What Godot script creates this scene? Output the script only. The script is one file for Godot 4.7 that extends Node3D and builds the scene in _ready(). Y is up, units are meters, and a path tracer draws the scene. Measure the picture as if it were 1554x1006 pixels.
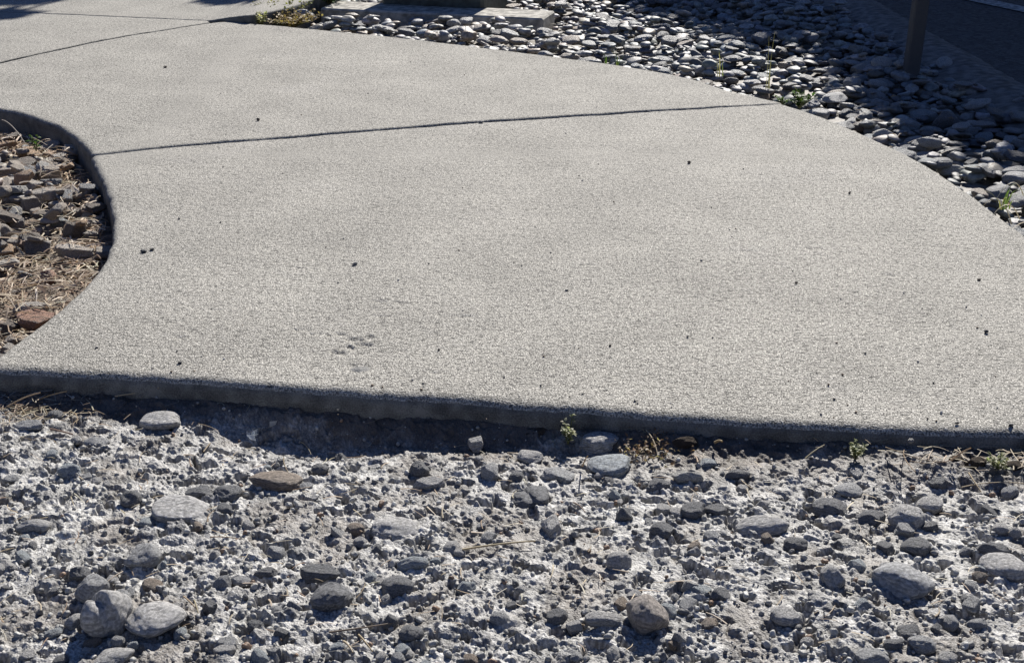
extends Node3D

# ------------------------------------------------------------------ constants
const EYE := Vector3(0, 0.8, 0)
const PITCH := 23.5
const FOCAL := 1900.0          # focal length in photo pixels (1554 x 1006)
const SUN_AZ := 17.0           # degrees to the right of straight ahead
const SUN_EL := 37.0

var sun_dir := Vector3.ZERO
var cam_basis := Basis.IDENTITY
var names := {}
var M := {}
var used_labels := {}

# ------------------------------------------------------------------ small helpers
func lin(r: float, g: float, b: float) -> Color:
	return Color(r, g, b).linear_to_srgb()

func gp(px: float, py: float, h := 0.0) -> Vector3:
	# the point at height h on the ground that the surveyed photo position stands for
	var d := cam_basis * Vector3((px - 777.0) / FOCAL, -(py - 503.0) / FOCAL, -1.0)
	var t := (h - EYE.y) / d.y
	return Vector3(d.x * t, h, EYE.z + d.z * t)

func depth_of(p: Vector3) -> float:
	return -(cam_basis.inverse() * (p - EYE)).z

func pix(p: Vector3) -> Vector2:
	var q := cam_basis.inverse() * (p - EYE)
	if q.z > -0.05:
		return Vector2(-9999, -9999)
	return Vector2(777.0 + FOCAL * q.x / -q.z, 503.0 - FOCAL * q.y / -q.z)

func numbered(called: String) -> String:
	if not names.has(called):
		names[called] = 0
		return called
	names[called] += 1
	return "%s_%03d" % [called, names[called]]

func tag(o: Node3D, label: String, category := "", group := "", kind := "") -> Node3D:
	if label: o.set_meta("label", label)
	if category: o.set_meta("category", category)
	if group: o.set_meta("group", group)
	if kind: o.set_meta("kind", kind)
	return o

func obj(called: String, mesh: Mesh, mat: Material, parent: Node = self) -> MeshInstance3D:
	var o := MeshInstance3D.new()
	o.name = numbered(called) if parent == self else called
	o.mesh = mesh
	o.material_override = mat
	o.cast_shadow = GeometryInstance3D.SHADOW_CASTING_SETTING_ON
	parent.add_child(o, true)
	return o

func thing(called: String, at: Vector3, label: String, category: String, group := "") -> Node3D:
	var o := Node3D.new()
	o.name = numbered(called)
	o.position = at
	add_child(o)
	tag(o, label, category, group)
	return o

func ss(a: float, b: float, x: float) -> float:
	return smoothstep(a, b, x)

func noise(seed_: int, freq: float, type := FastNoiseLite.TYPE_SIMPLEX_SMOOTH, oct := 1) -> FastNoiseLite:
	var n := FastNoiseLite.new()
	n.seed = seed_
	n.noise_type = type
	n.frequency = freq
	if oct > 1:
		n.fractal_type = FastNoiseLite.FRACTAL_FBM
		n.fractal_octaves = oct
	else:
		n.fractal_type = FastNoiseLite.FRACTAL_NONE
	return n

func cells(seed_: int, freq: float, ret: int) -> FastNoiseLite:
	var n := noise(seed_, freq, FastNoiseLite.TYPE_CELLULAR)
	n.cellular_return_type = ret
	n.cellular_distance_function = FastNoiseLite.DISTANCE_EUCLIDEAN
	n.cellular_jitter = 0.9
	return n

# mesh from shared vertices; normals averaged over the faces
func build(v: PackedVector3Array, idx: PackedInt32Array, col := PackedColorArray(), uv := PackedVector2Array()) -> ArrayMesh:
	var nr := PackedVector3Array()
	nr.resize(v.size())
	for i in range(0, idx.size(), 3):
		var a := idx[i]
		var b := idx[i + 1]
		var c := idx[i + 2]
		var n := (v[c] - v[a]).cross(v[b] - v[a])
		nr[a] += n
		nr[b] += n
		nr[c] += n
	for i in nr.size():
		nr[i] = nr[i].normalized() if nr[i].length_squared() > 1e-24 else Vector3.UP
	var arr := []
	arr.resize(Mesh.ARRAY_MAX)
	arr[Mesh.ARRAY_VERTEX] = v
	arr[Mesh.ARRAY_NORMAL] = nr
	arr[Mesh.ARRAY_INDEX] = idx
	if col.size(): arr[Mesh.ARRAY_COLOR] = col
	if uv.size(): arr[Mesh.ARRAY_TEX_UV] = uv
	var m := ArrayMesh.new()
	m.add_surface_from_arrays(Mesh.PRIMITIVE_TRIANGLES, arr)
	return m

# a grid of nu x nv vertices; vertex (i, j) at j * nu + i. u runs to +x, v runs to -z
func grid_index(nu: int, nv: int) -> PackedInt32Array:
	var idx := PackedInt32Array()
	idx.resize((nu - 1) * (nv - 1) * 6)
	var k := 0
	for j in nv - 1:
		for i in nu - 1:
			var a := j * nu + i
			idx[k] = a; idx[k + 1] = a + nu; idx[k + 2] = a + 1
			idx[k + 3] = a + 1; idx[k + 4] = a + nu; idx[k + 5] = a + nu + 1
			k += 6
	return idx

func curve(pts: Array, n: int) -> PackedVector3Array:
	# Catmull-Rom through the points, spaced evenly: n + 1 points
	var dense := PackedVector3Array()
	for i in pts.size() - 1:
		var p0: Vector3 = pts[max(i - 1, 0)]
		var p1: Vector3 = pts[i]
		var p2: Vector3 = pts[i + 1]
		var p3: Vector3 = pts[min(i + 2, pts.size() - 1)]
		for k in 16:
			dense.append(p1.cubic_interpolate(p2, p0, p3, k / 16.0))
	dense.append(pts[-1])
	var lens := PackedFloat32Array([0.0])
	for i in dense.size() - 1:
		lens.append(lens[i] + dense[i].distance_to(dense[i + 1]))
	var out := PackedVector3Array()
	var j := 0
	for i in n + 1:
		var want := lens[-1] * i / n
		while j < dense.size() - 2 and lens[j + 1] < want:
			j += 1
		var f := (want - lens[j]) / maxf(lens[j + 1] - lens[j], 1e-9)
		out.append(dense[j].lerp(dense[j + 1], clampf(f, 0, 1)))
	return out

func gps(px: Array, h := 0.0) -> Array:
	var out := []
	for p in px:
		out.append(gp(p[0], p[1], h))
	return out

# ------------------------------------------------------------------ textures
func tex(img: Image) -> ImageTexture:
	return ImageTexture.create_from_image(img)

func bytes_of(n: FastNoiseLite, w: int, h: int, rw := 0, rh := 0) -> PackedByteArray:
	var im := n.get_seamless_image(w, h, false, false, 0.1, true)
	im.convert(Image.FORMAT_L8)
	if rw: im.resize(rw, rh, Image.INTERPOLATE_CUBIC)
	return im.get_data()

func to_tex(b: PackedByteArray, w: int, h: int) -> ImageTexture:
	return tex(Image.create_from_data(w, h, false, Image.FORMAT_L8, b))

func make_concrete() -> StandardMaterial3D:
	var w := 2048
	var grain := bytes_of(noise(11, 0.33, FastNoiseLite.TYPE_SIMPLEX), w, w)
	var sand := bytes_of(cells(12, 0.16, FastNoiseLite.RETURN_DISTANCE), w, w)
	var dash := bytes_of(noise(13, 0.17, FastNoiseLite.TYPE_SIMPLEX, 2), w / 5, w, w, w)
	var clump := bytes_of(noise(15, 0.09, FastNoiseLite.TYPE_SIMPLEX, 2), w, w)
	var broom := bytes_of(noise(16, 0.11, FastNoiseLite.TYPE_SIMPLEX, 2), w / 32, w, w, w)
	var patch := bytes_of(noise(14, 0.006, FastNoiseLite.TYPE_SIMPLEX, 4), w / 2, w / 2, w, w)
	var hgt := PackedByteArray()
	hgt.resize(w * w)
	var alb := PackedByteArray()
	alb.resize(w * w)
	for i in w * w:
		var g := grain[i]
		var s := sand[i]
		var d: int = mini(dash[i], 72)
		var p := patch[i]
		hgt[i] = clampi((g * 85 + (255 - s) * 70 + d * 190 + broom[i] * 14) / 256 , 0, 255)
		alb[i] = clampi(147 + (g - 128) * 78 / 100 + (clump[i] - 128) * 20 / 100 + (128 - s) * 22 / 100 + (d - 72) * 200 / 100 + (broom[i] - 128) * 9 / 100 + (p - 128) * 8 / 100, 0, 255)
	var m := StandardMaterial3D.new()
	m.resource_name = "concrete"
	m.albedo_texture = to_tex(alb, w, w)
	m.albedo_color = Color(1.0, 0.982, 0.938)
	m.vertex_color_use_as_albedo = true
	m.roughness = 0.85
	m.uv1_triplanar = true
	m.uv1_world_triplanar = true
	m.uv1_scale = Vector3.ONE * 0.5
	m.heightmap_enabled = true
	m.heightmap_texture = to_tex(hgt, w, w)
	m.heightmap_scale = 0.30
	return m

func rocky(called: String, col: Color, mottle: Texture2D, bump: Texture2D, rough := 0.55, scale := 0.45, relief := 0.25) -> StandardMaterial3D:
	var m := StandardMaterial3D.new()
	m.resource_name = called
	m.albedo_color = col
	m.albedo_texture = mottle
	m.roughness = rough
	m.uv1_triplanar = true
	m.uv1_scale = Vector3.ONE * scale
	m.heightmap_enabled = true
	m.heightmap_texture = bump
	m.heightmap_scale = relief
	return m

const TONES := {
	"light grey": [0.38, 0.38, 0.372], "grey": [0.255, 0.257, 0.258], "dark grey": [0.13, 0.132, 0.137], "blue-grey": [0.25, 0.272, 0.283],
	"tan": [0.40, 0.345, 0.285], "brown": [0.19, 0.155, 0.125], "terracotta": [0.42, 0.245, 0.17], "pale": [0.47, 0.46, 0.43], "orange-brown": [0.45, 0.30, 0.18],
	"warm grey": [0.47, 0.43, 0.38], "dark warm": [0.23, 0.205, 0.185], "warm light": [0.52, 0.48, 0.42],
}

func make_materials() -> void:
	M.concrete = make_concrete()
	var w := 512
	var big := bytes_of(noise(21, 0.012, FastNoiseLite.TYPE_SIMPLEX, 5), w, w)
	var fine := bytes_of(noise(22, 0.22, FastNoiseLite.TYPE_SIMPLEX, 2), w, w)
	var vein := bytes_of(noise(23, 0.02, FastNoiseLite.TYPE_SIMPLEX, 3), w / 4, w, w, w)
	var a := PackedByteArray()
	a.resize(w * w)
	var b := PackedByteArray()
	b.resize(w * w)
	for i in w * w:
		a[i] = clampi(205 + (big[i] - 128) * 50 / 100 + (fine[i] - 128) * 42 / 100 + (vein[i] - 128) * 22 / 100, 0, 255)
		b[i] = clampi((big[i] * 120 + fine[i] * 90 + vein[i] * 46) / 256, 0, 255)
	M.mottle = to_tex(a, w, w)
	M.relief = to_tex(b, w, w)
	for t in TONES:
		var c: Array = TONES[t]
		M[t] = rocky(t, lin(minf(c[0] * 1.5, 0.9), minf(c[1] * 1.5, 0.88), minf(c[2] * 1.5, 0.85)), M.mottle, M.relief, 0.5 if t in ["dark grey", "blue-grey", "grey"] else 0.5, 0.9, 0.35)
	var dust := bytes_of(noise(24, 0.018, FastNoiseLite.TYPE_SIMPLEX, 5), w, w)
	for i in w * w:
		var q := smoothstep(120.0, 175.0, dust[i] * 0.75 + fine[i] * 0.25)
		a[i] = clampi(int(lerpf(158.0 + (big[i] - 128) * 0.25 + (fine[i] - 128) * 0.2, 222.0 + (fine[i] - 128) * 0.3, q)), 0, 255)
	M.dusty = to_tex(a, w, w)
	for t in TONES:
		var c: Array = TONES[t]
		M["dusty " + t] = rocky("dusty_" + t.replace(" ", "_"), lin(minf(c[0] * 3.2, 1.0), minf(c[1] * 3.2, 0.98), minf(c[2] * 3.2, 0.95)), M.dusty, M.relief, 0.55, 0.45, 0.4)
	# rough crust and dirt: vertex colours times a fine mottle, with fine relief
	var m := rocky("crust", lin(1, 1, 1), M.mottle, M.relief, 0.62, 3.0, 0.3)
	m.uv1_world_triplanar = true
	m.vertex_color_use_as_albedo = true
	m.albedo_color = Color(1.15, 1.15, 1.15)
	M.crust = m
	m = rocky("small_stones", lin(1, 1, 1), M.mottle, M.relief, 0.52, 8.0, 0.12)
	m.uv1_world_triplanar = true
	m.vertex_color_use_as_albedo = true
	m.albedo_color = Color(1.15, 1.15, 1.15)
	M.small_stones = m
	m = rocky("concrete_face", Color(0.54, 0.545, 0.54), M.mottle, M.relief, 0.85, 2.5, 0.2)
	m.uv1_world_triplanar = true
	m.vertex_color_use_as_albedo = true
	M.concrete_face = m
	M.clod = rocky("earth_clod", lin(0.19, 0.145, 0.105), M.mottle, M.relief, 0.95, 1.2, 1.2)
	# asphalt
	var sp := bytes_of(cells(31, 0.09, FastNoiseLite.RETURN_DISTANCE), w, w)
	var sv := bytes_of(cells(31, 0.09, FastNoiseLite.RETURN_CELL_VALUE), w, w)
	var ah := PackedByteArray()
	ah.resize(w * w)
	var aa := PackedByteArray()
	aa.resize(w * w)
	for i in w * w:
		ah[i] = 255 - sp[i]
		aa[i] = clampi(56 + sv[i] / 7 + (fine[i] - 128) / 5, 0, 255)
	m = StandardMaterial3D.new()
	m.resource_name = "asphalt"
	m.albedo_texture = to_tex(aa, w, w)
	m.roughness = 0.75
	m.uv1_triplanar = true
	m.uv1_world_triplanar = true
	m.uv1_scale = Vector3.ONE * 1.6
	m.heightmap_enabled = true
	m.heightmap_texture = to_tex(ah, w, w)
	m.heightmap_scale = 0.35
	M.asphalt = m
	m = rocky("worn_paint", lin(0.62, 0.62, 0.6), M.mottle, M.relief, 0.7, 4.0, 0.2)
	m.uv1_world_triplanar = true
	M.paint = m
	# plants and wood: vertex coloured
	m = StandardMaterial3D.new()
	m.resource_name = "leaf"
	m.vertex_color_use_as_albedo = true
	m.roughness = 0.55
	m.backlight_enabled = true
	m.backlight = lin(0.8, 0.9, 0.5)
	M.leaf = m
	m = StandardMaterial3D.new()
	m.resource_name = "straw"
	m.vertex_color_use_as_albedo = true
	m.roughness = 0.6
	m.backlight_enabled = true
	m.backlight = lin(0.4, 0.36, 0.28)
	M.straw = m
	M.bark = rocky("bark", lin(0.17, 0.13, 0.1), M.mottle, M.relief, 0.9, 3.0, 1.0)
	M.bark.uv1_world_triplanar = true
	M.post = rocky("weathered_post", lin(0.075, 0.08, 0.086), M.mottle, M.relief, 0.7, 14.0, 0.1)
	M.post.uv1_world_triplanar = true
	M.post.albedo_texture = null
	M.pad = rocky("pad_concrete", lin(0.66, 0.63, 0.56), M.mottle, M.relief, 0.85, 3.0, 0.3)
	M.pad.uv1_world_triplanar = true
	M.box = rocky("utility_box_plastic", lin(0.09, 0.115, 0.105), M.mottle, M.relief, 0.5, 3.0, 0.05)
	M.box.uv1_world_triplanar = true
	m = StandardMaterial3D.new()
	m.resource_name = "film"
	m.albedo_color = Color(0.9, 0.93, 0.95, 0.35)
	m.transparency = BaseMaterial3D.TRANSPARENCY_ALPHA
	m.roughness = 0.12
	M.film = m

# ------------------------------------------------------------------ stones
var ico_cache := {}

func ico(level: int) -> Array:
	if ico_cache.has(level): return ico_cache[level]
	var t := (1.0 + sqrt(5.0)) / 2.0
	var v := PackedVector3Array()
	for s in [[-1, t, 0], [1, t, 0], [-1, -t, 0], [1, -t, 0], [0, -1, t], [0, 1, t], [0, -1, -t], [0, 1, -t], [t, 0, -1], [t, 0, 1], [-t, 0, -1], [-t, 0, 1]]:
		v.append(Vector3(s[0], s[1], s[2]).normalized())
	var f := PackedInt32Array([0, 11, 5, 0, 5, 1, 0, 1, 7, 0, 7, 10, 0, 10, 11, 1, 5, 9, 5, 11, 4, 11, 10, 2, 10, 7, 6, 7, 1, 8, 3, 9, 4, 3, 4, 2, 3, 2, 6, 3, 6, 8, 3, 8, 9, 4, 9, 5, 2, 4, 11, 6, 2, 10, 8, 6, 7, 9, 8, 1])
	for n in level:
		var mid := {}
		var g := PackedInt32Array()
		for i in range(0, f.size(), 3):
			var c := [f[i], f[i + 1], f[i + 2]]
			var e := []
			for k in 3:
				var a: int = c[k]
				var b: int = c[(k + 1) % 3]
				var key := mini(a, b) * 100000 + maxi(a, b)
				if not mid.has(key):
					mid[key] = v.size()
					v.append(((v[a] + v[b]) * 0.5).normalized())
				e.append(mid[key])
			g.append_array([c[0], e[0], e[2], c[1], e[1], e[0], c[2], e[2], e[1], e[0], e[1], e[2]])
		f = g
	for i in range(0, f.size(), 3):   # front faces run clockwise
		var x := f[i + 1]
		f[i + 1] = f[i + 2]
		f[i + 2] = x
	ico_cache[level] = [v, f]
	return ico_cache[level]

# a stone that fills -1..1 on every axis; its scale gives the real half sizes
func stone_verts(seed_: int, kind: String, level: int) -> PackedVector3Array:
	var r := RandomNumberGenerator.new()
	r.seed = seed_ * 7919 + 13
	var n_planes: int = {"cobble": 9, "chip": 13, "slate": 12, "lobed": 6}[kind]
	var k: float = {"cobble": 10.0, "chip": 30.0, "slate": 60.0, "lobed": 8.0}[kind]
	var planes := []
	for i in n_planes:
		var d := Vector3(r.randfn(), r.randfn() * (1.0 if kind != "slate" else 0.6), r.randfn()).normalized()
		planes.append([d, r.randf_range(0.72, 1.0) if kind != "slate" else r.randf_range(0.55, 0.95)])
	if kind == "slate":
		planes.append([Vector3(r.randfn() * 0.12, 1, r.randfn() * 0.12).normalized(), 0.5])
		planes.append([Vector3(r.randfn() * 0.12, -1, r.randfn() * 0.12).normalized(), 0.5])
	var lumpy := noise(seed_ + 500, 0.9, FastNoiseLite.TYPE_SIMPLEX_SMOOTH, 2)
	var rough := noise(seed_ + 900, 3.2, FastNoiseLite.TYPE_SIMPLEX_SMOOTH, 3)
	var base: PackedVector3Array = ico(level)[0]
	var v := PackedVector3Array()
	v.resize(base.size())
	var lo := Vector3.ONE * 9
	var hi := Vector3.ONE * -9
	for i in base.size():
		var d := base[i]
		var s := exp(-k * 1.05)
		for p in planes:
			var c: float = d.dot(p[0])
			if c > 0.05:
				s += exp(-k * p[1] / c)
		var rad := -log(s) / k
		rad *= 1.0 + 0.10 * lumpy.get_noise_3dv(d) + (0.05 if kind == "slate" else 0.03) * rough.get_noise_3dv(d)
		if kind == "lobed":
			rad *= 1.0 - 0.42 * exp(-pow((d.x + 0.25 - 0.3 * d.z) / 0.22, 2.0)) * (0.55 + 0.45 * d.y)
		v[i] = d * rad
		lo = lo.min(v[i])
		hi = hi.max(v[i])
	var mid := (lo + hi) * 0.5
	var half := (hi - lo) * 0.5
	for i in v.size():
		v[i] = (v[i] - mid) / half
	return v

var stone_cache := {}
func stone_mesh(seed_: int, kind: String, level: int) -> ArrayMesh:
	var key := "%d%s%d" % [seed_, kind, level]
	if not stone_cache.has(key):
		stone_cache[key] = build(stone_verts(seed_, kind, level), ico(level)[1])
	return stone_cache[key]

# many small stones joined into one mesh
class Heap:
	var v := PackedVector3Array()
	var idx := PackedInt32Array()
	var col := PackedColorArray()
	func add(sv: PackedVector3Array, si: PackedInt32Array, t: Transform3D, c: Color) -> void:
		var first := v.size()
		v.append_array(t * sv)
		var n := idx.size()
		idx.resize(n + si.size())
		for i in si.size():
			idx[n + i] = si[i] + first
		var cc := PackedColorArray()
		cc.resize(sv.size())
		cc.fill(c)
		col.append_array(cc)

# strips: straw, twigs, grass blades
class Strips:
	var v := PackedVector3Array()
	var idx := PackedInt32Array()
	var col := PackedColorArray()
	func blade(pts: Array, w0: float, w1: float, side: Vector3, c: Color, fold := 0.35) -> void:
		# a folded strip, three vertices across
		for k in pts.size():
			var f := float(k) / (pts.size() - 1)
			var w := lerpf(w0, w1, f)
			var p: Vector3 = pts[k]
			var first := v.size()
			v.append_array([p - side * w, p + Vector3(0, w * fold, 0), p + side * w])
			col.append_array([c, c, c])
			if k:
				var b := first - 3
				idx.append_array([b, first, b + 1, b + 1, first, first + 1, b + 1, first + 1, b + 2, b + 2, first + 1, first + 2])
	func tube(pts: Array, r0: float, r1: float, c: Color, sides := 5) -> void:
		for k in pts.size():
			var f := float(k) / (pts.size() - 1)
			var p: Vector3 = pts[k]
			var t: Vector3 = (pts[min(k + 1, pts.size() - 1)] - pts[max(k - 1, 0)]).normalized()
			var a := t.cross(Vector3(0.31, 0.9, 0.22)).normalized()
			var b := t.cross(a)
			var first := v.size()
			for s in sides:
				v.append(p + (a * cos(TAU * s / sides) + b * sin(TAU * s / sides)) * lerpf(r0, r1, f))
				col.append(c)
			if k:
				for s in sides:
					var s2 := (s + 1) % sides
					var o := first - sides
					idx.append_array([o + s, o + s2, first + s, o + s2, first + s2, first + s])
	func leaf(at: Vector3, dir: Vector3, up: Vector3, length: float, width: float, c: Color) -> void:
		# a pointed leaf of four faces, folded along its rib and bent
		var side := dir.cross(up).normalized()
		var n := side.cross(dir).normalized()
		var first := v.size()
		v.append_array([at, at + dir * length * 0.5 + n * length * 0.06, at + dir * length - n * length * 0.12,
			at + dir * length * 0.45 + side * width * 0.5 + n * length * 0.14, at + dir * length * 0.45 - side * width * 0.5 + n * length * 0.14])
		for k in 5: col.append(c)
		idx.append_array([first, first + 3, first + 1, first + 1, first + 3, first + 2, first, first + 1, first + 4, first + 1, first + 2, first + 4])

# ------------------------------------------------------------------ the setting
var n_low := noise(41, 3.0, FastNoiseLite.TYPE_SIMPLEX_SMOOTH, 3)
var front_line := PackedVector3Array()

func front_z(x: float) -> float:
	# z of the slab's front face at x
	var n := front_line.size() - 1
	var f := (x - front_line[0].x) / (front_line[n].x - front_line[0].x) * n
	var i := clampi(int(floor(f)), 0, n - 1)
	return front_line[i].lerp(front_line[i + 1], f - i).z + 0.016

var trench_at := Vector3.ZERO
func ground_y(x: float, z: float) -> float:
	# the trodden gravel in front of the path, without its fine relief
	var dist := z - front_z(x)
	var y := -0.030 + 0.006 * ss(0.0, 0.4, x) - (0.014 - 0.004 * ss(0.0, 0.4, x)) * ss(0.0, 0.05, dist) + 0.010 * ss(0.12, 0.35, dist) + 0.006 * n_low.get_noise_2d(x, z)
	var dx := (x - trench_at.x) / (0.09 if x > trench_at.x else 0.17)
	var dz := (dist - 0.075) / 0.045
	y -= 0.023 * exp(-dx * dx - dz * dz)
	y += (0.013 + 0.006 * n_low.get_noise_2d(x * 6.0, z * 6.0)) * ss(0.38, 0.6, x) * exp(-pow((dist - 0.055) / 0.03, 2.0))
	var dx2 := (x - trench_at.x - 0.17) / 0.16
	var dz2 := (dist - 0.05) / 0.035
	y -= 0.012 * exp(-dx2 * dx2 - dz2 * dz2)
	return y

func span(lo: float, hi: float, step: float, out_lo: float, out_hi: float) -> PackedFloat32Array:
	# fine spacing between lo and hi, growing outwards to out_lo and out_hi
	var a := PackedFloat32Array()
	var s := step
	var p := lo
	var before := []
	while p > out_lo:
		s *= 1.15
		p -= s
		before.append(p)
	before.reverse()
	for q in before: a.append(q)
	p = lo
	while p < hi:
		a.append(p)
		p += step
	s = step
	while p < out_hi:
		a.append(p)
		s *= 1.15
		p += s
	a.append(p)
	return a

func build_front_ground() -> MeshInstance3D:
	var xs := span(-0.80, 0.80, 0.0018, -4.0, 4.0)
	var zs := span(-1.70, -0.95, 0.0018, -1.80, 2.5)
	var nu := xs.size()
	var nv := zs.size()
	var c1 := cells(51, 1.0 / 0.030, FastNoiseLite.RETURN_DISTANCE)
	var c1v := cells(51, 1.0 / 0.030, FastNoiseLite.RETURN_CELL_VALUE)
	var c2 := cells(52, 1.0 / 0.014, FastNoiseLite.RETURN_DISTANCE)
	var c2v := cells(52, 1.0 / 0.014, FastNoiseLite.RETURN_CELL_VALUE)
	var c3 := cells(53, 1.0 / 0.0065, FastNoiseLite.RETURN_DISTANCE)
	var c3v := cells(53, 1.0 / 0.0065, FastNoiseLite.RETURN_CELL_VALUE)
	var pitn := noise(54, 22.0, FastNoiseLite.TYPE_SIMPLEX_SMOOTH, 3)
	var fin := noise(55, 110.0, FastNoiseLite.TYPE_SIMPLEX_SMOOTH, 3)
	var bil := noise(57, 48.0, FastNoiseLite.TYPE_SIMPLEX, 2)
	var fleck := noise(58, 190.0, FastNoiseLite.TYPE_SIMPLEX)
	var patch := noise(56, 5.0, FastNoiseLite.TYPE_SIMPLEX_SMOOTH, 3)
	var v := PackedVector3Array()
	v.resize(nu * nv)
	var col := PackedColorArray()
	col.resize(nu * nv)
	var white := Color(0.41, 0.402, 0.382)
	var mid := Color(0.30, 0.293, 0.277)
	var dirt := Color(0.17, 0.145, 0.12)
	for j in nv:
		var z := zs[nv - 1 - j]
		for i in nu:
			var x := xs[i]
			var wx := x + 0.004 * fin.get_noise_2d(z * 0.3, x * 0.3)
			var dist := z - front_z(x)
			var pn := patch.get_noise_2d(x, z)
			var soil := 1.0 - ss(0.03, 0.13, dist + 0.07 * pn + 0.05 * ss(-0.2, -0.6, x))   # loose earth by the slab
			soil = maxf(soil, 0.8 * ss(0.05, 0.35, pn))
			var y := ground_y(x, z)
			var p := pitn.get_noise_2d(x, z)
			var d1 := c1.get_noise_2d(wx, z) + 1.0
			var k1 := c1v.get_noise_2d(wx, z)
			var d2 := c2.get_noise_2d(wx, z) + 1.0
			var k2 := c2v.get_noise_2d(wx, z)
			var d3 := c3.get_noise_2d(wx, z) + 1.0
			var k3 := c3v.get_noise_2d(wx, z)
			var f := fin.get_noise_2d(x, z)
			var l1 := sqrt(maxf(0.0, 1.0 - pow(d1 / 0.42, 3.0))) * ss(0.3, 0.6, k1)
			var l2 := sqrt(maxf(0.0, 1.0 - pow(d2 / 0.5, 3.5))) * ss(0.15, 0.5, k2)
			var l3 := sqrt(maxf(0.0, 1.0 - pow(d3 / 0.55, 3.0))) * ss(-0.1, 0.6, k3)
			var deep := ss(0.16, 0.36, p)
			var firm := 1.0 - 0.6 * soil
			var bl := absf(bil.get_noise_2d(x, z))
			var fl := fleck.get_noise_2d(x, z)
			var rug := 0.5 + 0.5 * ss(-0.1, 0.4, patch.get_noise_2d(x * 3.1 + 7.0, z * 3.1))
			y += firm * (0.0050 * l1 + 0.0025 * l2 - 0.0105 * deep + rug * rug * 0.007 * maxf(0.0, bl - 0.25)) + rug * (0.0014 * l3 + 0.0012 * f) + 0.003 * p + 0.0004 * fl
			var c := white.lerp(mid, ss(-0.35, 0.6, f * 0.7 + 0.3 * p - 0.7 * fl))
			c = c.lerp(dirt, 0.55 * deep)
			if l2 > 0.05:
				c = c.lerp(Color(0.15, 0.15, 0.155) if k2 > 0.82 else Color(0.46, 0.45, 0.43), 0.7)
			if l1 > 0.05:
				c = c.lerp(Color(0.16, 0.16, 0.165) if k1 > 0.8 else Color(0.42, 0.41, 0.39), 0.75)
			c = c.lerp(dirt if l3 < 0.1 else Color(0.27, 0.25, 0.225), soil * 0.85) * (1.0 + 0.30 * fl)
			c = c.lerp(Color(0.66, 0.65, 0.62), 0.55 * (1.0 - soil) * ss(0.25, 0.6, fl + 0.35 * f))
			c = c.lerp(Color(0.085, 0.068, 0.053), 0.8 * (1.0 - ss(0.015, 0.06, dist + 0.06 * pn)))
			v[j * nu + i] = Vector3(x, y, z)
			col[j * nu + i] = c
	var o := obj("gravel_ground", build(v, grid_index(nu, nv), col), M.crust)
	return tag(o, "rough pale gravelly ground with embedded stones in front of the path", "", "", "structure")

var pits := []   # [x, z, radius across, radius along, depth]
func slab_relief(x: float, z: float, fine: bool, n1: FastNoiseLite, n2: FastNoiseLite) -> float:
	var y := 0.0012 * n1.get_noise_2d(x, z) + 0.0007 * n2.get_noise_2d(x, z)
	if fine:
		for p in pits:
			var dx: float = (x - p[0]) / p[2]
			var dz: float = (z - p[1]) / p[3]
			var q := dx * dx + dz * dz
			if q < 5.0:
				q *= 1.0 + 1.3 * n2.get_noise_2d(x * 3.0, z * 3.0)
				y -= p[4] * exp(-q * q * q)
	return y

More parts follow.
